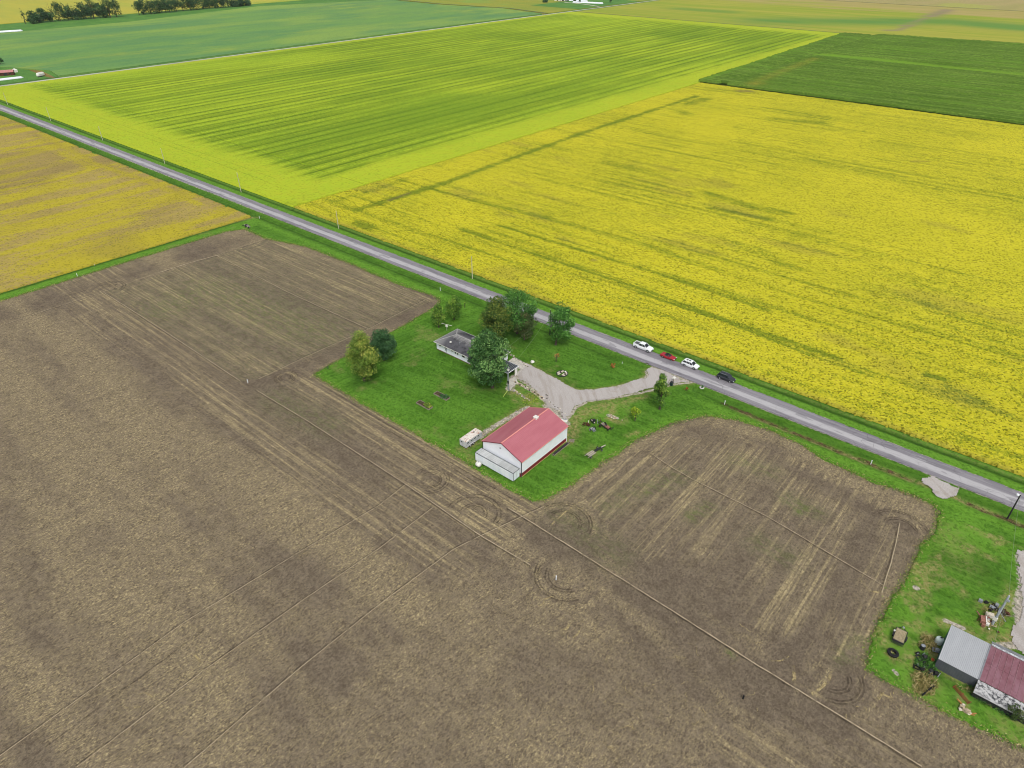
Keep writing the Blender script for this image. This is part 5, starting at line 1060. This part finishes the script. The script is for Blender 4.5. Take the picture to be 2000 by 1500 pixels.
    if kind == 'suv':
        for s in (-1, 1): m = MB(); m.beam((-1.7, s * .62, top + .12), (.35, s * .62, top + .12), .05); m.build('roof_rail', M_GREY if 'black' in label else M_WHITE, t)
        if 'white' in label:
            for xx in (-.35, -1.1): m = MB(); m.box(xx - .22, xx + .22, -.32, .32, top + .072, top + .085); m.build('sunroof', M_GLASS, t)
    return t
PW = flat('white_car_paint', '#e8eaec', .25, .6, var=.02); PR = flat('red_car_paint', '#a3202a', .25, .6, var=.04); PB = flat('black_car_paint', '#2b2e33', .2, .7, var=.05)
CY = 152.75
car('pickup_truck', 'white crew cab pickup truck at the left end of the parked row', 'pickup', -79.7, CY - .3, PW, 'pickup')
car('red_coupe', 'red sports coupe with a black roof parked between two white vehicles', 'car', -71.75, CY - .1, PR, 'coupe')
car('white_suv', 'white SUV with roof panels parked right of the red coupe', 'car', -64.95, CY - .1, PW, 'suv')
car('black_suv', 'black SUV parked alone at the right end of the row', 'car', -54.6, CY + .1, PB, 'suv')

# ------------------------------------------------------------------ scrap and implements by the barn
def implement(name, label, uv, seed, mats, sz, rz=0, wheels=True, cat='farm machinery'):
    rg = random.Random(seed); t = thing(name, label, cat, (*at(*uv), .12), rz); L_, W_, Hh = sz
    m = MB(); m.beam((-L_, -W_ * .6, .5 * Hh), (L_, -W_ * .4, .5 * Hh), .12); m.beam((-L_, W_ * .6, .5 * Hh), (L_, W_ * .4, .5 * Hh), .12); m.beam((-L_ * .9, -W_ * .6, .5 * Hh), (-L_ * .9, W_ * .6, .5 * Hh), .12); m.beam((L_ * .6, -W_ * .5, .5 * Hh), (L_ * .6, W_ * .5, .5 * Hh), .12); m.build('frame', mats[0], t)
    for k in range(rg.randint(4, 7)):
        m = MB(); x = rg.uniform(-L_, L_); y = rg.uniform(-W_, W_); a = rg.uniform(0, 3); m.beam((x, y, .1), (x + math.cos(a) * .5, y + math.sin(a) * .5, Hh * rg.uniform(.6, 1.1)), .09, .14); m.build('bar', mats[k % len(mats)], t)
    m = MB(); m.lathe([(.02, -.3), (.28, -.28), (.34, 0), (.28, .28), (.02, .3)], 10, Matrix.Translation((L_ * .3, 0, Hh * .8)) @ Matrix.Rotation(1.57, 4, 'Y')); m.build('drum', mats[0], t)
    if wheels:
        for s in (-1, 1): wheel(t, -L_ * .3, s * (W_ + .1), .35, .36, .18, rim=mats[-1])
    return t
implement('old_engine_block', 'rusty brown machine part with a pale lid at the left of the scrap cluster', (1145, 832), 2, [M_RUST, M_DKM, M_OFF], (.9, .7, .8), .3, False)
implement('small_cultivator', 'small pale wheeled implement at the back of the scrap cluster', (1159, 825), 3, [M_DKM, M_ST4], (.65, .5, .7), 1.2)
implement('two_wheel_cart', 'small grey cart frame at the front of the scrap cluster', (1158, 842), 4, [M_GREY, M_DKM, M_OFF], (.85, .6, .7), -.3)
im = implement('old_tractor', 'rusty old tractor chassis with a red brown hood at the right of the scrap cluster', (1180, 835), 9, [M_DKM, M_GREY, M_RUST], (2.0, .8, 1.1), -.25)
m = MB(); m.loft([[(.5, -.4, .5), (.5, .4, .5), (.5, .32, 1.05), (.5, -.32, 1.05)], [(1.7, -.34, .5), (1.7, .34, .5), (1.7, .25, .95), (1.7, -.25, .95)]]); m.build('hood', flat('faded_red_paint', '#9a6a5c', .7, .3, var=.2, sc=4), im)
m = MB(); m.box(-.9, .3, -.35, .35, .55, .75); m.build('platform', M_WOOD, im)
fw = thing('flat_wagon', 'weathered plank hay wagon with a dark steel beam behind it near the field edge', 'wagon', (*at(1156, 889), .12), math.radians(83))
for k in range(5): m = MB(); m.box(-1.4, .7, -.62 + k * .25, -.41 + k * .25, .55, .62); m.build('plank', M_WOOD if k % 2 else flat('pale_plank', '#b5b09e', .9), fw)
m = MB(); m.beam((.5, .1, .45), (3.8, -.2, .45), .3, .25); m.beam((1.2, .35, .5), (3.4, .1, .5), .12); m.build('drawbar', M_DKM, fw); m = MB(); m.beam((3.0, -.1, .6), (4.2, -.35, .75), .14); m.build('rail', M_ST4, fw)
for xx in (-1.1, 2.6):
    for s in (-1, 1): wheel(fw, xx, s * .68, .3, .3, .16)
for s in (-1, 1): m = MB(); m.beam((-1.9, s * .5, .5), (-1.4, s * .5, .5), .08); m.build('stake', M_ST4, fw)
bp = thing('scrap_pile', 'small heap of dark burnt scrap at the corner by the road and dry beans', 'scrap pile', (*at(484, 443), .1))
for k in range(16): m = MB(); m.rock(R.uniform(-2.2, 2.2), R.uniform(-1.0, 1.0), R.uniform(.1, .4), R.uniform(.25, .6)); m.build('scrap_piece', [M_DKM, M_BLACK, M_ST3][k % 3], bp)

# ------------------------------------------------------------------ right farmyard
ut = thing('utility_trailer', 'small utility trailer with a tan plank deck and black mesh ramp', 'trailer', (3.2, 97.5, .15), .04)
for k in range(8): m = MB(); m.box(-.8 + k * .2, -.62 + k * .2, -1.1, 1.6, .6, .66); m.build('plank', flat('tan_plank', '#a39678', .9, .1, var=.15, sc=4), ut)
m = MB()
for s in (-1, 1): m.beam((s * .88, -1.3, .55), (s * .88, 1.7, .55), .09); m.beam((s * .88, -1.2, .85), (s * .88, 1.65, .85), .05); m.beam((s * .88, -1.2, .55), (s * .88, -1.2, .85), .05); m.beam((s * .88, 1.65, .55), (s * .88, 1.65, .85), .05)
m.beam((-.88, 1.7, .55), (.88, 1.7, .55), .09); m.beam((-.88, -1.3, .55), (.88, -1.3, .55), .09); m.build('frame', M_DKM, ut)
m = MB()
for k in range(6): m.beam((-.85 + k * .34, -1.35, .5), (-.85 + k * .34, -2.1, .75), .05)
for k in range(3): m.beam((-.85, -1.45 - k * .3, .52 + k * .1), (.85, -1.45 - k * .3, .52 + k * .1), .05)
m.build('ramp', M_DKM, ut); m = MB(); m.beam((-.6, 1.7, .5), (0, 2.6, .5), .08); m.beam((.6, 1.7, .5), (0, 2.6, .5), .08); m.build('drawbar', M_DKM, ut)
m = MB(); m.box(-.8, .8, -1.28, -1.12, .58, .64); m.build('rear_sill', M_DKM, ut)
for s in (-1, 1): wheel(ut, s * .98, 0, .34, .34, .2, ax='X'); m = MB(); m.box(s * .98 - .14, s * .98 + .14, -.45, .45, .72, .76); m.build('fender', M_DKM, ut)
m = MB(); m.tube((-1.0, .5, .7), (-1.0, .5, .95), .14, n=10); m.build('bucket', M_OFF, ut); m = MB(); m.rock(.1, 2.2, .7, .22); m.build('winch', M_GREY, ut)
ty = thing('tractor_tyre', 'large black tractor tyre lying flat on the grass below the utility trailer', 'tyre', (*at(1743, 1278), .15)); m = MB(); m.lathe([(.42, 0), (.75, -.02), (.88, .1), (.88, .3), (.75, .42), (.42, .4), (.5, .2)], 26, close=True); m.build('tread', M_BLACK, ty)
for k in range(26): m2 = None
lg = MB()
for k in range(26):
    a = k / 26 * 6.283; lg.beam((.72 * math.cos(a), .72 * math.sin(a), .42), (.92 * math.cos(a + .12), .92 * math.sin(a + .12), .36), .05, .05)
tag(lg.build('tread_lug', M_DKM, ty), kind='stuff')
dm = thing('storage_tank', 'pale mint green upright tank at the left end of the grey shed', 'tank', (*at(1832, 1256), .12)); m = MB(); m.lathe([(.001, 0), (.6, 0), (.62, .05), (.62, .9), (.52, 1.12), (.25, 1.24), (.001, 1.27)], 22); m.build('tank_shell', flat('pale_mint_plastic', '#d5e2dc', .4, .4, var=.05), dm, smooth=False)
m = MB(); m.tube((.1, .15, 1.2), (.1, .15, 1.32), .15, n=12); m.build('lid', M_BLACK, dm); m = MB(); m.beam((-.6, -.1, .95), (0, .05, 1.3), .05); m.build('hose', M_DKM, dm)
# the shed
sh = thing('metal_shed', 'long shed with a grey metal roof, a maroon roof section and mottled lean-to', 'shed', (0, 0, .1))
M_GRF = steel_roof('grey_steel_roof', '#a3a6aa', '#adb0b3'); M_DGW = steel_roof('dark_grey_steel', '#4c4f56', '#585b62')
_m = Mat('old_maroon_roof', .6, .35); _c = _m.mix(_m.step(_m.noise((.6, .2, 1), 5, .7), .35, .65), C('#744850'), C('#86606a')); _c = _m.mix(_m.step(_m.noise((.35, 1.4, 1), 5, .8), .58, .68, 0, .7), _c, C('#54323c'))
_p = _m.sepv(_m.P); _c = _m.mix(_m.step(_m.math('ADD', _p[0], _m.math('MULTIPLY', _m.noise(.5, 4, .7), 1.2)), 20.9, 21.8, 0, .7), _c, C('#8a6250')); _m.col(_c); M_MAR = _m.m
_m = Mat('mottled_old_roof', .9, .2); _c = _m.mix(_m.step(_m.noise((1.8, 2.6, 1), 6, .8, rot=.2), .40, .56), C('#34353a'), C('#b4b4b4')); _c = _m.mix(_m.step(_m.math('ADD', _m.sepv(_m.P)[1], _m.math('MULTIPLY', _m.noise(.7, 4, .6), 1.6)), 95.0, 94.2), _c, C('#adadad')); _m.col(_c); M_MOT = _m.m
zf, zb = 2.2, 3.3; y0, y1 = 95.5, 102.75; xg, xm, xe = 9.05, 14.75, 27.5
def slab(nm, P, th, mat, root):
    m = MB(); n = len(P); m.poly([(a, b, c + th) for a, b, c in P]); m.poly([P[i] for i in reversed(range(n))])
    for i in range(n): a = P[i]; b = P[(i + 1) % n]; m.poly([a, b, (b[0], b[1], b[2] + th), (a[0], a[1], a[2] + th)])
    return m.build(nm, mat, root)
def yz(y): return zf + (zb - zf) * (y - y0) / (y1 - y0)
slab('roof_panel', [(xg, y0, zf), (xm, y0, zf), (xm, y1, zb), (xg, y1, zb)], .06, M_GRF, sh)
for k in range(1, 24): x = xg + k * (xm - xg) / 24; m = MB(); m.beam((x, y0, zf + .075), (x, y1, zb + .075), .03, .03); m.build('roof_rib', flat('shed_rib', '#8f9296'), sh)
m = MB(); m.beam((xm + .03, y0, zf + .09), (xm + .03, y1, zb + .09), .22, .06); m.build('roof_flashing', flat('flashing', '#7c7f84'), sh)
nX = 9; nY = 2
for i in range(nX):
    for j in range(nY):
        a = xm + .15 + i * .82; b = a + .8; c = y0 + .05 + j * 3.54; d = c + 3.5
        slab('roof_sheet', [(a, c, yz(c) + .0), (b, c, yz(c)), (b, d, yz(d)), (a, d, yz(d))], .04 + R.uniform(0, .025), M_MAR, sh)
seam = MB()
for i in range(1, nX): x = xm + .14 + i * .82; seam.beam((x, y0 + .1, zf + .1), (x, y1 - .3, zb + .08), .03, .03)
tag(seam.build('roof_seam', flat('faded_seam', '#a07c80'), sh), kind='stuff')
slab('lean_to_roof', [(xm, 93.6, 1.1), (xe, 93.6, 1.1), (xe, y0 - .02, 2.15), (xm, y0 - .02, 2.15)], .05, M_MOT, sh)
slab('lean_to_roof', [(xm + .2, y1 + .05, zb - .1), (xe, y1 + .05, zb - .1), (xe, 105.0, 2.4), (xm + .2, 104.5, 2.4)], .05, flat('grey_lean_to_roof', '#85888c', .6, .3, var=.18, sc=1.2), sh)
m = MB(); m.beam((xm + .2, y1, zb + .1), (xe, y1, zb + .1), .35, .08); m.build('ridge_board', flat('peeling_white_board', '#b9bcc0', .9, var=.25, sc=3), sh)
for k in range(15):
    a = xg + k * (xm - xg) / 15; m = MB(); m.box(a + .012, a + (xm - xg) / 15 - .012, y0 + .02 - .03, y0 + .05, 0, zf - .02); m.build('wall_panel', M_DGW, sh)
m = MB(); m.box(xg, xm, y0 + .055, y0 + .1, 0, zf - .02); m.build('wall', M_DGW, sh)
m = MB(); m.poly([(xg, y1, 0), (xg, y0 + .1, 0), (xg, y0 + .1, zf), (xg, y1, zb)]); m.poly([(xg + .08, y0 + .1, 0), (xg + .08, y1, 0), (xg + .08, y1, zb), (xg + .08, y0 + .1, zf)]); m.build('end_wall', flat('dark_green_steel', '#2f5a50', .6), sh)
m = MB(); m.box(xg + .1, xe, y1 - .1, y1, 0, zb - .02); m.build('back_wall', M_DGW, sh); m = MB(); m.box(xm, xe, 93.7, 93.8, 0, 1.1); m.build('lean_to_wall', M_DKM, sh)
# machinery beside the shed
implement('disc_harrow', 'black disc harrow in the weeds at the corner of the metal shed', (1800, 1288), 21, [M_DKM, M_BLACK, M_GREY], (1.0, .8, .8), .8)
implement('black_implement', 'dark three point implement just below the disc harrow', (1812, 1312), 22, [M_DKM, M_GREY, M_BLACK], (1.1, .7, .7), -.3, False)
pw = thing('post_auger', 'long black steel beam lying in the weeds south of the shed corner', 'steel beam', (*at(1812, 1352), .15), 1.2); m = MB(); m.beam((-1.6, 0, .3), (1.5, .1, .35), .22); m.build('beam', M_BLACK, pw); m = MB(); m.rock(1.2, .2, .4, .35); m.build('head', M_DKM, pw)
ub = thing('black_drum', 'upright black drum in the dry weeds left of the shed', 'barrel', (*at(1800, 1268), .12)); m = MB(); m.tube((0, 0, 0), (0, 0, .85), .38, n=16); m.build('barrel', M_DKM, ub); m = MB(); m.tube((0, 0, .852), (0, 0, .88), .33, n=16); m.build('lid', M_GREY, ub)
implement('steel_scrap', 'tangle of grey steel and hoses against the end wall of the shed', (1826, 1274), 31, [M_GREY, M_DKM, M_OFF], (.5, .6, .8), .2, False, 'scrap metal')
og = thing('orange_canister', 'small orange red canister beside the green end wall of the shed', 'canister', (*at(1819, 1293), .12)); m = MB(); m.tube((0, 0, 0), (0, 0, .6), .28, n=12); m.tube((0, 0, .6), (0, 0, .75), .1, n=8); m.build('body', flat('orange_paint', '#b0502c', .5), og)
gt = thing('red_gate', 'red tubular gate lying in the grass below the shed', 'gate', (*at(1877, 1359), .25), math.radians(-34))
for k in range(3): m = MB(); m.tube((-1.45, -.2 + k * .2, .05 * k), (1.45, -.2 + k * .2, .05 * k), .04, n=6); m.build('rail', flat('red_gate_paint', '#8c2f2a', .6), gt)
for x in (-1.45, 0, 1.45): m = MB(); m.beam((x, -.32, -.02), (x, .32, .32), .06); m.build('brace', flat('red_gate_paint', '#8c2f2a', .6), gt)
for lab, uv, n, sp, mats, nm in (('black tyres and ash in the upper part of the scrap heap by the yard pole', (1938, 1187), 16, 1.2, [M_BLACK, M_DKM, M_GREY], 'ash_heap'), ('rusty red and white scrap in the lower part of the heap by the yard pole', (1926, 1218), 18, 1.1, [M_RUST, flat('faded_red_paint', '#9a6a5c', .7), M_ST1, M_OFF], 'scrap_heap'),
                              ('dry brush and sticks on the right side of the yard heap', (1962, 1198), 14, .9, [M_RUST, M_WOOD, M_STD], 'brush_heap'), ('scattered pale stones and orange debris below the red gate', (1880, 1385), 10, 1.0, [M_ST4, flat('orange_debris', '#b07a48', .9), M_ST1], 'debris')):
    t = thing(nm, lab, 'scrap heap', (*at(*uv), .15))
    for k in range(n):
        m = MB(); x, y = R.gauss(0, sp * .6), R.gauss(0, sp * .6)
        if k % 3 == 1: a = R.uniform(0, 3.1); m.beam((x, y, .2), (x + math.cos(a) * .9, y + math.sin(a) * .9, R.uniform(.2, .6)), R.uniform(.08, .16))
        elif k % 3 == 2: m.box(x - R.uniform(.15, .4), x + R.uniform(.15, .4), y - R.uniform(.15, .4), y + R.uniform(.15, .4), .05, R.uniform(.25, .6))
        else: m.rock(x, y, .2, R.uniform(.15, .4))
        m.build('scrap_piece', mats[k % len(mats)], t)
wm = thing('white_appliance', 'dirty white appliance lying in the scrap heap beside the yard pole', 'appliance', (*at(1931, 1205), .2), .3); m = MB(); m.box(-.6, .6, -.4, .4, .0, .6); m.build('cabinet', M_ST4, wm); m = MB(); m.box(-.5, .5, -.41, -.402, .1, .5); m.build('door', M_OFF, wm)
rt_ = thing('red_tank', 'faded red and white box lying on the rusty scrap', 'scrap metal', (*at(1918, 1214), .2), .2); m = MB(); m.box(-.4, .4, -.7, .7, .0, .6); m.build('body', flat('faded_red_paint', '#9a6a5c'), rt_); m = MB(); m.box(.3, .5, -.72, .72, .602, .68); m.build('trim', M_OFF, rt_)

# ------------------------------------------------------------------ far farms
M_PINK = flat('weathered_red_roof', '#b8807c', .6, .3); M_BAG = flat('white_bag_plastic', '#dfe3ea', .4, .4, var=.05, sc=.3)
def shed(label, c, L_, W_, Hh, rise, wm_, rm, rz=0.0, name='farm_shed', z=-.2):
    t = thing(name, label, 'shed', (*c, z), rz)
    for s in (-1, 1): wallbox(-L_, L_, s * W_ - .1, s * W_ + .1, 0, Hh, 'wall', wm_, t)
    for s in (-1, 1):
        m = MB(); P = [(s * L_, -W_ + .1, 0), (s * L_, W_ - .1, 0), (s * L_, W_ - .1, Hh), (s * L_, 0, Hh + rise), (s * L_, -W_ + .1, Hh)]; m.poly(P if s > 0 else P[::-1]); m.build('gable_wall', wm_, t)
        slab('roof_slope', [(-L_ - .3, 0, Hh + rise), (L_ + .3, 0, Hh + rise), (L_ + .3, s * (W_ + .4), Hh - .1), (-L_ - .3, s * (W_ + .4), Hh - .1)], .15, rm, t)
    m = MB(); m.box(-L_ * .25, L_ * .15, -W_ - .16, -W_ - .1, 0, Hh * .8); m.build('door', M_DKM, t)
    m = MB(); m.box(L_ * .45, L_ * .65, -W_ - .15, -W_ - .1, Hh * .4, Hh * .75); m.build('window', M_GLASS, t)
    return t
shed('small dark red shed with a faded roof at the far left farmyard', (-709, 198), 5.5, 3.2, 2.4, 1.3, M_RUST, M_PINK, 1.15)
def bag(label, c, L_, r, rz): t = thing('silage_bag', label, 'silage bag', (*c, -.2), rz); m = MB(); m.loft([[(x, r * k * math.cos(a), r * k * math.sin(a) * .85 + .0) for a in np.linspace(0, math.pi, 9)] for x, k in ((-L_, .4), (-L_ + 1.2, .95), (0, 1), (L_ - 1.2, .95), (L_, .35))]); m.build('bag_film', M_BAG, t); m = MB(); m.beam((L_ - .4, 0, .3), (L_ + .3, 0, .3), .5); m.build('end_tie', M_GREY, t)
bag('long white silage bag beside the far road at the left edge', (-686, 191), 11, 1.6, 1.5)
bag('long white silage bag in the meadow near the left edge', at(15, 62), 15, 2.0, 1.35)
bag('longest white silage bag beside the distant farm drive', at(1148, 6.5), 26, 3.0, .25); bag('second white silage bag behind the distant farm drive', at(1128, 2.5), 18, 2.6, .25)
gw = thing('covered_trailer', 'rounded white covered trailer parked beside the far road at left', 'trailer', (*at(80, 149), -.2), 2.1)
m = MB(); m.loft([[(x, -1.3 * k, .8), (x, 1.3 * k, .8), (x, 1.35 * k, 2.2), (x, .8 * k, 3.0 * k + .1), (x, -.8 * k, 3.0 * k + .1), (x, -1.35 * k, 2.2)] for x, k in ((-3.4, .7), (-2.8, 1), (2.6, 1), (3.4, .75))]); m.build('body', M_OFF, gw); m = MB(); m.box(-3.2, 5.0, -.3, .3, .5, .8); m.build('chassis', M_DKM, gw)
for xx in (-1.5, -.4):
    for s in (-1, 1): wheel(gw, xx, s * 1.2, .3, .45, .3)
t = thing('small_white_shed', 'tiny white outbuilding right of the faded red shed', 'shed', (*at(30, 140.5), -.2)); m = MB(); m.box(-1.5, 1.5, -1.5, 1.5, 0, 2); m.build('wall', M_OFF, t); m = MB(); m.lathe([(2.2, 2.0), (.05, 3.0)], 4, Matrix.Rotation(.785, 4, 'Z')); m.build('roof', M_OFF, t)
tree('yard_tree', 'dark tree at the left edge behind the far farmyard', *at(2, 127), 6, 7, L_FAR, leaves=300, ls=.7, ncl=12); tree('yard_shrub', 'dark shrubs left of the faded red shed', *at(4, 146), 3, 4, L_FAR, 'bush', leaves=160, ls=.6, ncl=8)
shed('grey roofed farmhouse of the distant farm at the top edge', at(1100, 2), 8, 5, 3, 2.2, M_OFF, flat('grey_far_roof', '#8a8a8e'), .6, 'farmhouse'); shed('white barn left of the distant farmhouse', at(1090, 1), 6, 5, 3.5, 2, M_OFF, M_GRF, .6)
for i, (u, v, h, wd, lab) in enumerate(((1094, 3.5, 7, 8, 'dark tree between the distant farm buildings'), (1108, 3, 6, 7, 'small dark tree right of the distant farmhouse'), (1133, 6, 9, 5, 'slim dark tree in front of the distant silage bags'), (1192, 5.8, 6, 5, 'round dark bush at the right end of the distant silage bags'), (1122, 4, 4, 5, 'low bush beside the distant farm drive'))):
    tree('farm_tree', lab, *at(u, v), h, wd, L_FAR, leaves=300, ls=.9, ncl=12, z0=.3)
ln = Rib(); ln.add(pts((1102, 5), (1125, 7), (1150, 10), (1170, 13.2)), 4.5, 0, .42); tag(ln.m.build('farm_lane', flat('pale_lane', '#c9c3ae', .9)), kind='structure')

hz = bpy.data.materials.new('pale_haze'); hz.use_nodes = True; hz.node_tree.nodes.clear()
_o = hz.node_tree.nodes.new('ShaderNodeOutputMaterial'); _v = hz.node_tree.nodes.new('ShaderNodeVolumePrincipled'); _v.inputs['Density'].default_value = 0.00003; _v.inputs['Color'].default_value = (.88, .93, 1, 1)
hz.node_tree.links.new(_v.outputs[0], _o.inputs['Volume'])
m = MB(); m.box(-15000, 15000, -10000, 17000, -2.0, 103.0); tag(m.build('haze', hz), kind='stuff')
# ------------------------------------------------------------------ weeds
L_DRY = leaf_mat('dry_weed_leaves', '#7c7444', '#a3965e', '#c7b988')
def weeds(name, uv, rx, ry, n, mat, ls, h, seed):
    g = np.random.default_rng(seed); cx, cy = at(*uv); a = g.uniform(0, 6.283, n); r = np.sqrt(g.random(n)) * (0.6 + .4 * np.abs(np.sin(a * 2.3 + seed)))
    P = np.stack([cx + rx * r * np.cos(a), cy + ry * r * np.sin(a), .15 + h * g.random(n) ** 1.5], 1)
    d = g.normal(size=(n, 3)); d[:, 2] = np.abs(d[:, 2]) + .6; d /= np.linalg.norm(d, axis=1)[:, None]; q = np.cross(d, g.normal(size=(n, 3))); q /= np.linalg.norm(q, axis=1)[:, None]
    s_ = ls * g.uniform(.5, 1.4, n)[:, None]; V = np.stack([P - d * s_ - q * s_ * .15, P - d * s_ + q * s_ * .15, P + d * s_ + q * s_ * .1, P + d * s_ - q * s_ * .1], 1).reshape(-1, 3)
    o = link(name, fast_mesh(name, V, np.arange(n * 4).reshape(-1, 4), {'tint': np.repeat(g.random(n), 4)}, smooth=False), mat); o['kind'] = 'stuff'; return o
weeds('dry_weeds', (1803, 1335), 2.0, 3.0, 900, L_DRY, .3, .7, 1); weeds('dry_weeds', (1812, 1258), 1.6, 2.2, 500, L_DRY, .28, .5, 2); weeds('green_weeds', (1808, 1300), 1.8, 2.4, 1400, L_GRN, .25, .6, 3)
weeds('dry_weeds', (1940, 1203), 1.9, 3.4, 500, L_DRY, .22, .35, 4); weeds('green_weeds', (1940, 1375), 4.5, 1.6, 1100, L_GRN, .22, .5, 5); weeds('dry_weeds', (1925, 1368), 4.5, 1.0, 450, L_DRY, .22, .5, 6)
weeds('dry_weeds', (1035, 775), 1.6, 3.4, 450, L_DRY, .16, .3, 7); weeds('green_weeds', (1038, 782), 2.2, 3.0, 400, L_YEL, .2, .3, 8); weeds('dry_weeds', (1743, 1282), 1.4, 1.0, 160, L_DRY, .16, .2, 9)
for k, (lab, uv) in enumerate((('black cultivator frame lying deepest in the dry weeds left of the shed', (1795, 1310)), ('dark plough bottom at the foot of the shed front wall corner', (1822, 1318)))):
    implement('plough' if k else 'cultivator', lab, uv, 40 + k, [M_BLACK, M_DKM, M_GREY], (.9, .5, .6), .6 * k, False)

def fringe(name, line, n, mat, ls, spread, off, seed):
    g = np.random.default_rng(seed); A = np.array(line); d = np.hypot(*(A[1:] - A[:-1]).T); c = np.concatenate([[0], np.cumsum(d)]); t = g.random(n) * c[-1]; k = np.clip(np.searchsorted(c, t) - 1, 0, len(d) - 1)
    f = ((t - c[k]) / d[k])[:, None]; P = A[k] * (1 - f) + A[k + 1] * f; T = (A[k + 1] - A[k]) / d[k][:, None]; N = np.stack([-T[:, 1], T[:, 0]], 1)
    P = P + N * (g.normal(size=(n, 1)) * spread + off); z = .05 + .12 * g.random(n); P = np.concatenate([P, z[:, None]], 1)
    D = g.normal(size=(n, 3)); D[:, 2] = np.abs(D[:, 2]) * .6 + .1; D /= np.linalg.norm(D, axis=1)[:, None]; q = np.cross(D, g.normal(size=(n, 3))); q /= np.linalg.norm(q, axis=1)[:, None]
    s_ = ls * g.uniform(.5, 1.5, n)[:, None]; V = np.stack([P - D * s_ - q * s_ * .35, P - D * s_ + q * s_ * .35, P + D * s_ + q * s_ * .2, P + D * s_ - q * s_ * .2], 1).reshape(-1, 3)
    o = link(name, fast_mesh(name, V, np.arange(n * 4).reshape(-1, 4), {'tint': np.repeat(g.random(n), 4)}, smooth=False), mat); o['kind'] = 'stuff'; return o
fringe('edge_grass', BROWN[1:-4], 9000, leaf_mat('edge_grass_blades', '#3f6a1c', '#5a8a28', '#8fa040'), .16, .45, 0, 50)
fringe('edge_straw', BROWN[1:-4], 7000, L_DRY, .14, .6, 0, 51)
